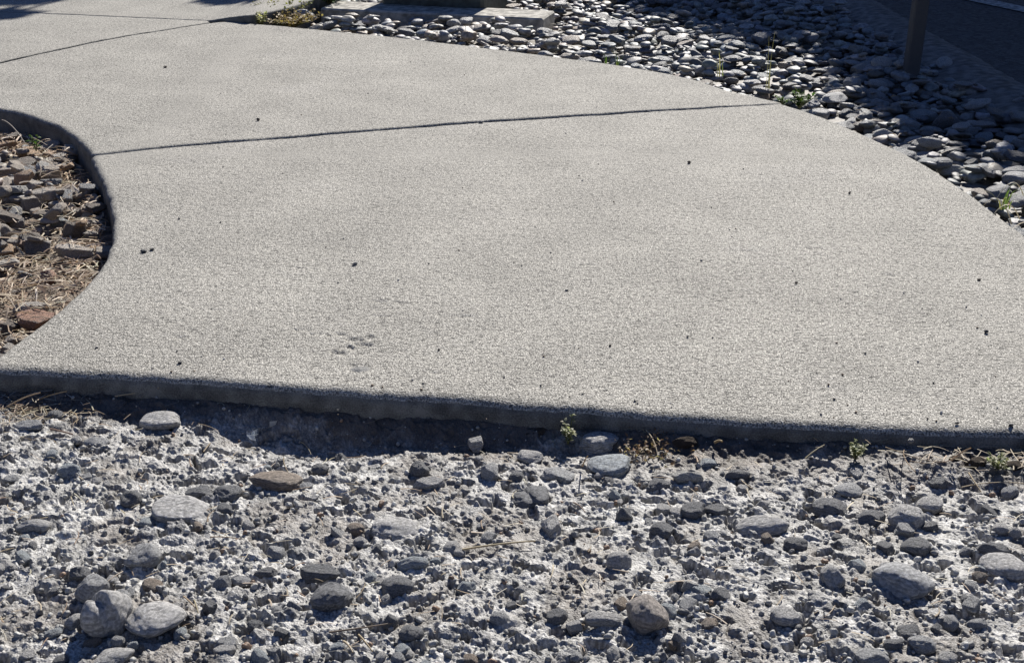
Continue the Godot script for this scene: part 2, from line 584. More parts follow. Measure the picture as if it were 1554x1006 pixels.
func build_slab(parent: Node, near: Array, right: Array, far: Array, left: Array, nu: int, nv: int, edge: Array, tilt = null, fine := false) -> void:
	# edge: rounding radius of the near, right, far and left sides
	var N := curve(near, nu - 1)
	var F := curve(far, nu - 1)
	var L := curve(left, nv - 1)
	var R := curve(right, nv - 1)
	var n1 := noise(61, 5.0, FastNoiseLite.TYPE_SIMPLEX_SMOOTH, 2)
	var n2 := noise(62, 45.0, FastNoiseLite.TYPE_SIMPLEX_SMOOTH, 2)
	var stain := noise(63, 2.2, FastNoiseLite.TYPE_SIMPLEX_SMOOTH, 4)
	var v := PackedVector3Array()
	var col := PackedColorArray()
	for j in nv:
		var b := float(j) / (nv - 1)
		for i in nu:
			var a := float(i) / (nu - 1)
			var p := N[i] * (1 - b) + F[i] * b + L[j] * (1 - a) + R[j] * a - (N[0] * (1 - a) * (1 - b) + N[nu - 1] * a * (1 - b) + F[0] * (1 - a) * b + F[nu - 1] * a * b)
			p.y = slab_relief(p.x, p.z, fine, n1, n2)
			if tilt != null: p.y += tilt.call(p)
			v.append(p)
			var s := 0.98 + 0.05 * stain.get_noise_2d(p.x, p.z)
			col.append(Color(s, s, s * 0.99))
	var idx := grid_index(nu, nv)
	var side := PackedInt32Array()
	# rounded edge and side faces
	var loop := []
	for i in nu: loop.append([i, 0])
	for j in range(1, nv): loop.append([(j) * nu + nu - 1, 1])
	for i in range(nu - 2, -1, -1): loop.append([(nv - 1) * nu + i, 2])
	for j in range(nv - 2, 0, -1): loop.append([j * nu, 3])
	var n := loop.size()
	var wav := noise(64, 14.0, FastNoiseLite.TYPE_SIMPLEX_SMOOTH, 3)
	var prof := []
	for k in range(1, 6): prof.append([sin(PI / 2 * k / 5), 1.0 - cos(PI / 2 * k / 5)])
	var rings := prof.size() + 4
	var first := v.size()
	for q in n:
		var at: int = loop[q][0]
		var p := v[at]
		var t := v[loop[(q + 1) % n][0]] - v[loop[(q + n - 1) % n][0]]
		var out := Vector3(-t.z, 0, t.x).normalized()
		var r: float = edge[loop[q][1]]
		var w := wav.get_noise_2d(p.x, p.z)
		for k in rings:
			var o: float
			var d: float
			if k < prof.size():
				o = prof[k][0] * r * (1.0 + 0.25 * w)
				d = prof[k][1] * r
			else:
				var f := float(k - prof.size() + 1) / 4.0
				o = r * (1.0 + 0.25 * w) + minf(r, 0.012) * (0.10 * f + 0.15 * wav.get_noise_3d(p.x, f, p.z) * f)
				d = lerpf(r, 0.14, f * f)
			v.append(p + out * o - Vector3(0, d, 0))
			var s := 0.9 if k >= prof.size() else 0.97
			col.append(Color(s, s, s * 0.98))
	for q in n:
		var q2 := (q + 1) % n
		for k in rings:
			var a: int = loop[q][0] if k == 0 else first + q * rings + k - 1
			var b: int = loop[q2][0] if k == 0 else first + q2 * rings + k - 1
			var c := first + q * rings + k
			var d := first + q2 * rings + k
			if k < 3: idx.append_array([a, b, c, b, d, c])
			else: side.append_array([a, b, c, b, d, c])
	var whole := build(v, idx + side, col)
	var arr := whole.surface_get_arrays(0)
	var m := ArrayMesh.new()
	arr[Mesh.ARRAY_INDEX] = idx
	m.add_surface_from_arrays(Mesh.PRIMITIVE_TRIANGLES, arr)
	m.surface_set_material(0, M.concrete)
	arr[Mesh.ARRAY_INDEX] = side
	m.add_surface_from_arrays(Mesh.PRIMITIVE_TRIANGLES, arr)
	m.surface_set_material(1, M.concrete_face)
	obj("slab", m, null, parent)

func flat_patch(called: String, near: Array, far: Array, nu: int, nv: int, mat: Material, bump: float, cols: Array, label: String, freq := 20.0) -> MeshInstance3D:
	var N := curve(near, nu - 1)
	var F := curve(far, nu - 1)
	var n1 := noise(71, freq, FastNoiseLite.TYPE_SIMPLEX_SMOOTH, 4)
	var n2 := noise(72, 2.5, FastNoiseLite.TYPE_SIMPLEX_SMOOTH, 3)
	var v := PackedVector3Array()
	var col := PackedColorArray()
	for j in nv:
		for i in nu:
			var p := N[i].lerp(F[i], float(j) / (nv - 1))
			p.y += bump * n1.get_noise_2d(p.x, p.z) + bump * n2.get_noise_2d(p.x, p.z)
			v.append(p)
			if cols.size():
				col.append(cols[0].lerp(cols[1], ss(-0.4, 0.4, n1.get_noise_2d(p.z, p.x))))
	var o := obj(called, build(v, grid_index(nu, nv), col), mat)
	tag(o, label, "", "", "structure")
	return o

# ------------------------------------------------------------------ placing stones
const WAYS := ["right of", "just in front and right of", "just in front of", "just in front and left of", "left of", "just behind and left of", "just behind", "just behind and right of"]
var landmarks := []   # [position, short description]
var landmark_names := {}

func add_landmark(p: Vector3, label: String) -> void:
	var short := label
	for w in [" at ", " in ", " near ", " by ", " below ", " behind ", " leaning", " lying", " with ", " standing", " left ", " right ", " just", " sunk", " above", " amid", " touching", " cut ", " under ", " between "]:
		var k := short.find(w)
		if k > 0: short = short.substr(0, k)
	if short.split(" ").size() < 4 or landmark_names.has(short): short = label
	landmark_names[short] = true
	landmarks.append([p, short])

func unique_label(p: Vector3, what: String, fallback: String) -> String:
	# names a small thing by the nearest described one
	var order := landmarks.filter(func(l): return l[0].distance_to(p) < 0.55)
	order.sort_custom(func(a, b): return a[0].distance_squared_to(p) < b[0].distance_squared_to(p))
	for l in order:
		var d: Vector3 = p - l[0]
		var way: String = WAYS[posmod(roundi(atan2(d.z, d.x) / (PI / 4)), 8)]
		var text := "%s %s the %s" % [what, way, l[1]]
		if text.split(" ").size() <= 16 and not used_labels.has(text):
			used_labels[text] = true
			return text
	return fallback

func place_stone(called: String, s: Array, ground: Callable, parent: Node = self, level := 4) -> MeshInstance3D:
	# s: [x, y, width, height in photo pixels, tone, kind, label, turn, sunk share]
	var guess := gp(s[0], s[1], -0.03)
	var y: float = ground.call(guess.x, guess.z)
	var d := depth_of(guess)
	var a: float = s[2] * d / FOCAL * 0.5
	var tall: float = s[3] * d / FOCAL * 0.5
	var phi := atan2(EYE.y - y, Vector2(guess.x, guess.z).length())
	var b := a * 0.85
	var c := sqrt(maxf(0.0, tall * tall - pow(b * sin(phi), 2.0))) / cos(phi)
	c = clampf(c, a * (0.5 if s[5] == "chip" else 0.38), a * 1.1)
	b = clampf(sqrt(maxf(0.0, tall * tall - pow(c * cos(phi), 2.0))) / sin(phi), a * 0.5, a * 1.5)
	var sunk: float = (s[8] if s.size() > 8 else 0.35) - 0.02
	var look: Material = M["dusty " + s[4]] if called == "crust_stone" else M[s[4]]
	var at := gp(s[0], s[1], y + c * (1.0 - 2.0 * sunk) * 0.9)
	var seed_ := int(s[0]) * 3 + int(s[1])
	var o := obj(called, stone_mesh(seed_ % 14 if level < 4 else seed_, s[5], level), look, parent)
	o.transform = Transform3D(Basis.from_euler(Vector3(0.08 * sin(seed_), (s[7] if s.size() > 7 else 0.12 * cos(seed_ * 1.7)), 0.12 * sin(seed_ * 2.3))) * Basis.from_scale(Vector3(a, c, b)), at)
	return o

# the piles: a height field that every stone rests on
class Pile:
	var x0 := 0.0
	var z0 := 0.0
	var nx := 0
	var nz := 0
	var step := 0.008
	var h := PackedFloat32Array()
	func _init(ax: float, az: float, bx: float, bz: float, base: float) -> void:
		x0 = ax
		z0 = az
		nx = int((bx - ax) / step) + 1
		nz = int((bz - az) / step) + 1
		h.resize(nx * nz)
		h.fill(base)
	func at(x: float, z: float) -> float:
		var i := clampi(int((x - x0) / step), 0, nx - 1)
		var j := clampi(int((z - z0) / step), 0, nz - 1)
		return h[j * nx + i]
	func rest(x: float, z: float, r: float) -> float:
		var sum := 0.0
		var top := -9.0
		var n := 0
		for k in 9:
			var y := at(x + r * 0.6 * cos(k * 0.785) * (0.0 if k == 8 else 1.0), z + r * 0.6 * sin(k * 0.785) * (0.0 if k == 8 else 1.0))
			sum += y
			top = maxf(top, y)
			n += 1
		return lerpf(sum / n, top, 0.4)
	func lay(x: float, z: float, rx: float, rz: float, mid: float, half: float) -> void:
		for j in range(maxi(0, int((z - rz - z0) / step)), mini(nz, int((z + rz - z0) / step) + 2)):
			for i in range(maxi(0, int((x - rx - x0) / step)), mini(nx, int((x + rx - x0) / step) + 2)):
				var q := pow((x0 + i * step - x) / rx, 2.0) + pow((z0 + j * step - z) / rz, 2.0)
				if q < 1.0:
					h[j * nx + i] = maxf(h[j * nx + i], mid + half * sqrt(1.0 - q))

var keep_out := PackedVector2Array()
var clear_spots: Array[Vector3] = []
var keep_out_too := PackedVector2Array()
func in_poly(p: Vector2, poly: PackedVector2Array) -> bool:
	return Geometry2D.is_point_in_polygon(p, poly)

func pick_tone(r: RandomNumberGenerator, table: Array) -> String:
	var x := r.randf()
	for t in table:
		x -= t[1]
		if x <= 0: return t[0]
	return table[0][0]

# fills an area with stones: [transform, tone, kind, mesh number, position, half sizes]
func fill(pile: Pile, poly: PackedVector2Array, count: int, r: RandomNumberGenerator, lo: float, hi: float, flat: Vector2, tones: Callable, kind: String, tilt: float, big_share := 0.12) -> Array:
	var out := []
	var box := Rect2(poly[0], Vector2.ZERO)
	for q in poly: box = box.expand(q)
	var tries := 0
	while out.size() < count and tries < count * 30:
		tries += 1
		var p := Vector2(r.randf_range(box.position.x, box.end.x), r.randf_range(box.position.y, box.end.y))
		if not in_poly(p, poly): continue
		var taken := false
		for cs in clear_spots:
			if p.distance_to(Vector2(cs.x, cs.y)) < cs.z: taken = true
		if taken: continue
		if keep_out.size() and (in_poly(p, keep_out) or in_poly(p, keep_out_too)): continue
		var a := lerpf(lo, hi, pow(r.randf(), 2.2))
		if r.randf() < big_share: a = lerpf((lo + hi) * 0.5, hi, r.randf())
		var b := a * r.randf_range(0.62, 0.95)
		var c := a * r.randf_range(flat.x, flat.y)
		var rot := Vector3(r.randfn() * tilt, r.randf() * TAU, r.randfn() * tilt)
		var y := pile.rest(p.x, p.y, b) + c * 0.72
		pile.lay(p.x, p.y, (a + b) * 0.5, (a + b) * 0.5, y, c)
		var sort: String = kind
		if kind == "cobble":
			var q := r.randf()
			sort = "cobble" if q < 0.3 else "chip" if q < 0.8 else "slate"
		out.append([Transform3D(Basis.from_euler(rot) * Basis.from_scale(Vector3(a, c, b)), Vector3(p.x, y, p.y)), tones.call(p, r), sort, r.randi() % 12, Vector3(p.x, y, p.y), Vector3(a, c, b)])
	return out

func shown(pile: Pile, list: Array) -> Array:
	# the stones that lie open to view, the largest in the picture first
	var seen := []
	for s in list:
		var q := pix(s[4])
		if q.x < -15 or q.x > 1569 or q.y < -10 or q.y > 1016: continue
		var open := 0
		for k in 4:
			var px: float = s[4].x + s[5].x * 0.55 * cos(k * TAU / 4)
			var pz: float = s[4].z + s[5].x * 0.55 * sin(k * TAU / 4)
			if pile.at(px, pz) < s[4].y + s[5].y * 0.95: open += 1
		if open < 2: continue
		seen.append([s[5].x / depth_of(s[4]) * open, s])
	seen.sort_custom(func(a, b): return a[0] > b[0])
	return seen.map(func(e): return e[1])

# ------------------------------------------------------------------ plants
func jitter_color(r: RandomNumberGenerator, c: Color, amount := 0.25) -> Color:
	var k := 1.0 + r.randf_range(-amount, amount)
	return Color(c.r * k * (1.0 + r.randf_range(-0.08, 0.08)), c.g * k, c.b * k * (1.0 + r.randf_range(-0.08, 0.08)))

func bent(from: Vector3, to: Vector3, sag: Vector3, n := 5) -> Array:
	var out := []
	for i in n + 1:
		var f := float(i) / n
		out.append(from.lerp(to, f) + sag * (4.0 * f * (1.0 - f)))
	return out

func weed(called: String, at: Vector3, height: float, spread: float, stems: int, per: int, leaf: float, c: Color, label: String, seed_: int, group := "") -> void:
	var r := RandomNumberGenerator.new()
	r.seed = seed_
	var t := thing(called, at, label, "weed", group)
	var st := Strips.new()
	var lf := Strips.new()
	for s in stems:
		var a := TAU * s / stems + r.randf()
		var lean := Vector3(cos(a), 0, sin(a)) * spread * r.randf_range(0.3, 1.0)
		var tip := Vector3(0, height * r.randf_range(0.55, 1.0), 0) + lean
		var pts := bent(Vector3.ZERO, tip, Vector3(0, height * 0.12, 0) + lean * 0.1)
		st.tube(pts, leaf * 0.10, leaf * 0.05, jitter_color(r, Color(0.16, 0.17, 0.07)), 4)
		for k in per:
			var f := lerpf(0.25, 1.0, float(k) / maxi(per - 1, 1))
			var i := clampi(int(f * (pts.size() - 1)), 0, pts.size() - 1)
			var dir := Vector3(r.randfn(), r.randf_range(0.0, 0.9), r.randfn()).normalized()
			lf.leaf(pts[i], dir, Vector3(r.randfn() * 0.3, 1, r.randfn() * 0.3).normalized(), leaf * r.randf_range(0.6, 1.2), leaf * 0.6, jitter_color(r, c))
	obj("stem", build(st.v, st.idx, st.col), M.straw, t)
	var f := obj("foliage", build(lf.v, lf.idx, lf.col), M.leaf, t)
	f.set_meta("kind", "stuff")

func grass(called: String, at: Vector3, blades: int, height: float, spread: float, width: float, cols: Array, label: String, seed_: int, droop := 0.3) -> void:
	var r := RandomNumberGenerator.new()
	r.seed = seed_
	var t := thing(called, at, label, "grass tuft")
	for k in blades:
		var a := r.randf() * TAU
		var d := Vector3(cos(a), 0, sin(a))
		var h := height * r.randf_range(0.45, 1.0)
		var tip := d * spread * r.randf_range(0.4, 1.0) + Vector3(0, h, 0)
		var s := Strips.new()
		var base := d * 0.006 + Vector3(r.randfn(), 0, r.randfn()) * 0.004
		s.blade(bent(base, tip - Vector3(0, h * droop * r.randf(), 0), Vector3(0, h * droop, 0) - d * spread * 0.15, 7), width, width * 0.15, Vector3(-sin(a), 0, cos(a)), jitter_color(r, cols[k % cols.size()]))
		obj("blade", build(s.v, s.idx, s.col), M.leaf, t)

func twig(called: String, pts: Array, r0: float, c: Color, label: String, category: String, forks := []) -> void:
	var s := Strips.new()
	s.tube(pts, r0, r0 * 0.7, c, 6)
	for f in forks: s.tube(f, r0 * 0.7, r0 * 0.4, c, 5)
	tag(obj(called, build(s.v, s.idx, s.col), M.straw), label, category)

func tree(base: Vector3, blobs: Array, leaves: int, label: String, seed_: int) -> void:
	# blobs: [centre, radius]
	var r := RandomNumberGenerator.new()
	r.seed = seed_
	var t := thing("shade_tree", base, label, "tree", "")
	var mid := Vector3.ZERO
	for b in blobs: mid += b[0]
	mid = mid / blobs.size() - base
	var fork := Vector3(mid.x * 0.25, mid.y * 0.62, mid.z * 0.25)
	var tr := Strips.new()
	tr.tube(bent(Vector3(0, -0.1, 0), fork, Vector3(0.08, 0, 0.05), 8), 0.12, 0.07, Color(1, 1, 1), 10)
	obj("trunk", build(tr.v, tr.idx), M.bark, t)
	var lf := Strips.new()
	var br := Strips.new()
	var total := 0.0
	for b in blobs: total += b[1] * b[1]
	for b in blobs:
		var c: Vector3 = b[0] - base
		br.tube(bent(fork * r.randf_range(0.75, 1.0), c, Vector3(0, -0.1, 0), 6), 0.035, 0.01, Color(1, 1, 1), 5)
		for k in int(leaves * b[1] * b[1] / total):
			var d = Vector3(r.randfn(), r.randfn() * 0.7, r.randfn()).normalized() * pow(r.randf(), 0.4) * b[1] * r.randf_range(0.7, 1.1)
			var dir := Vector3(r.randfn(), r.randfn() * 0.6, r.randfn()).normalized()
			lf.leaf(c + d, dir, Vector3(r.randfn() * 0.5, 1, r.randfn() * 0.5).normalized(), r.randf_range(0.09, 0.15), r.randf_range(0.06, 0.085), jitter_color(r, Color(0.055, 0.09, 0.03)))
	obj("branches", build(br.v, br.idx), M.bark, t)
	var o := obj("crown", build(lf.v, lf.idx, lf.col), M.leaf, t)
	o.set_meta("kind", "stuff")

# ------------------------------------------------------------------ the scene
func _ready() -> void:
	cam_basis = Basis(Vector3.RIGHT, deg_to_rad(-PITCH))
	var cam := Camera3D.new()
	cam.name = "camera"
	cam.position = EYE
	cam.basis = cam_basis
	cam.fov = rad_to_deg(2.0 * atan(503.0 / FOCAL))
	cam.near = 0.05
	cam.far = 900.0
	add_child(cam)
	cam.make_current()

	var env := Environment.new()
	env.background_mode = Environment.BG_SKY
	var sky := ProceduralSkyMaterial.new()
	sky.sky_top_color = Color(0.33, 0.465, 0.73)
	sky.sky_horizon_color = Color(0.74, 0.79, 0.84)
	sky.sky_curve = 0.12
	sky.ground_bottom_color = Color(0.2, 0.19, 0.18)
	sky.ground_horizon_color = Color(0.5, 0.52, 0.55)
	env.sky = Sky.new()
	env.sky.sky_material = sky
	env.background_energy_multiplier = 0.32
	env.tonemap_mode = Environment.TONE_MAPPER_LINEAR
	env.tonemap_exposure = 1.33
	env.sdfgi_enabled = true
	env.ssao_enabled = true
	env.ssil_enabled = true
	var we := WorldEnvironment.new()
	we.name = "world_environment"
	we.environment = env
	add_child(we)

	var az := deg_to_rad(SUN_AZ)
	var el := deg_to_rad(SUN_EL)
	sun_dir = Vector3(sin(az) * cos(el), sin(el), -cos(az) * cos(el))
	var sun := DirectionalLight3D.new()
	sun.name = "sun"
	sun.light_energy = 1.6
	sun.light_color = Color(1.0, 0.98, 0.95)
	sun.light_angular_distance = 0.5
	sun.shadow_enabled = true
	add_child(sun)
	sun.look_at_from_position(sun_dir * 20.0, Vector3.ZERO)

	make_materials()
	build_setting()
	build_front_stones()
	build_river_bed()
	build_left_bed()
	build_far_things()
	build_litter()
	build_trees()

var right_edge := []
var left_edge := []
func build_setting() -> void:
	# far ground
	var pl := PlaneMesh.new()
	pl.size = Vector2(600, 600)
	var far_mat := rocky("far_dirt", lin(0.24, 0.21, 0.175), M.mottle, M.relief, 0.9, 0.7, 2.0)
	far_mat.uv1_world_triplanar = true
	var g := obj("ground", pl, far_mat)
	g.position = Vector3(0, -0.17, 0)
	tag(g, "bare earth reaching out around the path", "", "", "structure")

	# the path and its slabs
	var front := gps([[-8, 552], [200, 562], [400, 577], [550, 588], [700, 598], [880, 612], [1000, 622], [1200, 635], [1400, 643], [1554, 648], [1765, 653]])
	front_line = curve(front, 60)
	trench_at = gp(490, 655, -0.06)
	left_edge = gps([[-8, 552], [60, 500], [110, 460], [150, 420], [173, 385], [181, 350], [178, 310], [166, 275], [145, 236]])
	var left_b := gps([[145, 231.5], [128, 213], [95, 190], [45, 172], [0, 163], [-80, 153], [-200, 146]])
	right_edge = gps([[1765, 653], [1795, 560], [1700, 450], [1554, 360], [1470, 297], [1400, 250], [1330, 215], [1250, 180], [1184, 158]])
	var right_b := gps([[1182, 155.5], [1100, 137], [1040, 118], [940, 100], [850, 88], [750, 75], [600, 57], [450, 42], [372, 36]])
	var j1 := gps([[145, 236], [270, 223], [400, 213], [560, 200], [728, 187], [1000, 169.5], [1184, 158]])
	var j1b := gps([[145, 231.5], [270, 218], [400, 208], [560, 195], [728, 182], [1000, 165], [1182, 155.5]])
	for q in [[515, 507, 12, 5, 3], [540, 515, 22, 6, 3.5], [555, 523, 16, 5, 3.5], [530, 527, 12, 5, 4], [512, 535, 14, 4, 4], [560, 512, 10, 4, 3], [575, 457, 16, 4, 2.2], [606, 460, 12, 4, 2.0], [705, 480, 18, 4, 2.0], [458, 500, 20, 4, 2.2], [545, 555, 26, 4, 2.0], [475, 507, 18, 3, 1.6], [585, 480, 16, 3, 1.8], [1060, 760, 1, 1, 0], [270, 512, 12, 4, 2.0], [640, 700, 1, 1, 0], [610, 533, 12, 3, 1.6], [460, 408, 16, 3, 1.6], [660, 566, 14, 3, 1.5], [1350, 418, 16, 4, 1.6], [1010, 380, 20, 3, 1.5], [1130, 382, 26, 3, 1.5], [1240, 378, 28, 3, 1.5], [890, 402, 22, 3, 1.6], [1430, 374, 26, 3, 1.5], [330, 470, 18, 3, 1.5], [240, 458, 20, 3, 1.4]]:
		var p := gp(q[0], q[1])
		var d := depth_of(p)
		pits.append([p.x, p.z, q[2] * d / FOCAL * 0.75, q[3] * d / FOCAL * 1.1, q[4] * 0.0012])
	var path := Node3D.new()
	path.name = "concrete_path"
	add_child(path)
	tag(path, "pale sandy concrete footpath curving away to the left", "", "", "structure")
	build_slab(path, front, right_edge, j1, left_edge, 360, 330, [0.021, 0.012, 0.007, 0.016], null, true)
	var j2b := gps([[-200, 146], [-100, 120], [0, 96], [150, 63], [250, 46], [330, 34], [372, 36]])
	build_slab(path, j1b, right_b, j2b, left_b, 220, 160, [0.011, 0.012, 0.006, 0.014])
	# crossing walk beyond: two slabs, the farther one stepping up at its right end
	var step_left := gp(315, 32)
	var step_right := gp(378, 22, 0.03)
	var dirx := Vector2(step_right.x - step_left.x, step_right.z - step_left.z)
	var rise := func(p: Vector3) -> float: return 0.03 * clampf((p.x - step_left.x) / (step_right.x - step_left.x), 0.0, 1.0)
	var c_near := gps([[-200, 143], [-100, 117.5], [0, 92.5], [150, 60.5], [250, 44], [316, 33.5]])
	var c_far := gps([[-200, 12], [-100, 15], [0, 18.5], [100, 22], [220, 27.5], [312, 31]])
	build_slab(path, c_near, [c_near[-1], c_near[-1].lerp(c_far[-1], 0.5), c_far[-1]], c_far, [c_near[0], c_near[0].lerp(c_far[0], 0.5), c_far[0]], 90, 50, [0.005, 0.004, 0.005, 0.005])
	var d_near := gps([[-200, 10.5], [-100, 13.5], [0, 17], [100, 20.5], [220, 26], [310, 30]])
	d_near.append(Vector3(step_right.x, 0, step_right.z))
	var back := gp(470, -2, 0.03)
	var d_far := [Vector3(d_near[0].x - 0.5, 0, -9.5), Vector3(-0.9, 0, -9.3), Vector3(back.x + 0.5, 0, -9.0)]
	build_slab(path, d_near, [d_near[-1], Vector3(back.x, 0, back.z), Vector3(back.x + 0.35, 0, back.z - 1.4), d_far[-1]], d_far, [d_near[0], d_near[0].lerp(d_far[0], 0.5), d_far[0]], 120, 120, [0.007, 0.012, 0.01, 0.01], rise)

	# earth under the stone bed, earth under the left bed
	flat_patch("stone_bed_earth", [Vector3(-1.3, -0.075, -1.3), Vector3(1.62, -0.075, -1.3)], [Vector3(-1.3, -0.075, -9.5), Vector3(1.62, -0.05, -9.5)], 120, 260, M.crust, 0.012, [Color(0.16, 0.14, 0.12), Color(0.25, 0.225, 0.19)], "dusty earth under the river stones")
	flat_patch("left_bed_earth", [Vector3(-4.0, -0.069, -1.55), Vector3(-0.6, -0.069, -1.55)], [Vector3(-4.0, -0.069, -3.9), Vector3(-0.6, -0.069, -3.9)], 240, 170, M.crust, 0.003, [Color(0.13, 0.10, 0.075), Color(0.23, 0.18, 0.13)], "brown earth under the straw left of the path", 30.0)
	# the road with its sandy verge and worn painted line
	flat_patch("verge", [Vector3(1.38, -0.055, -1.0), Vector3(1.53, -0.022, -1.0), Vector3(1.68, -0.05, -1.0)], [Vector3(1.26, -0.055, -9.5), Vector3(1.42, -0.022, -9.5), Vector3(1.56, -0.05, -9.5)], 40, 500, M.crust, 0.003, [Color(0.13, 0.125, 0.12), Color(0.22, 0.21, 0.195)], "sandy verge between the stones and the asphalt", 25.0)
	flat_patch("asphalt_road", gps([[1610, 175], [1554, 130], [1480, 85], [1400, 45], [1300, 0]], -0.03) + [Vector3(1.36, -0.03, -7.0), Vector3(1.3, -0.03, -12.0)], [Vector3(6.5, -0.03, -2.5), Vector3(6.5, -0.03, -12.0)], 80, 80, M.asphalt, 0.002, [], "dark asphalt road beside the stone bed", 6.0)
	var la := gp(1470, -4, -0.026)
	var lb := gp(1570, 17, -0.026)
	var along := (la - lb).normalized()
	var wide := Vector3(-along.z, 0, along.x) * 0.05
	flat_patch("road_line", [lb - along * 1.2 + wide, la + along * 3.0 + wide], [lb - along * 1.2 - wide, la + along * 3.0 - wide], 30, 3, M.paint, 0.0, [], "worn white line painted on the asphalt")

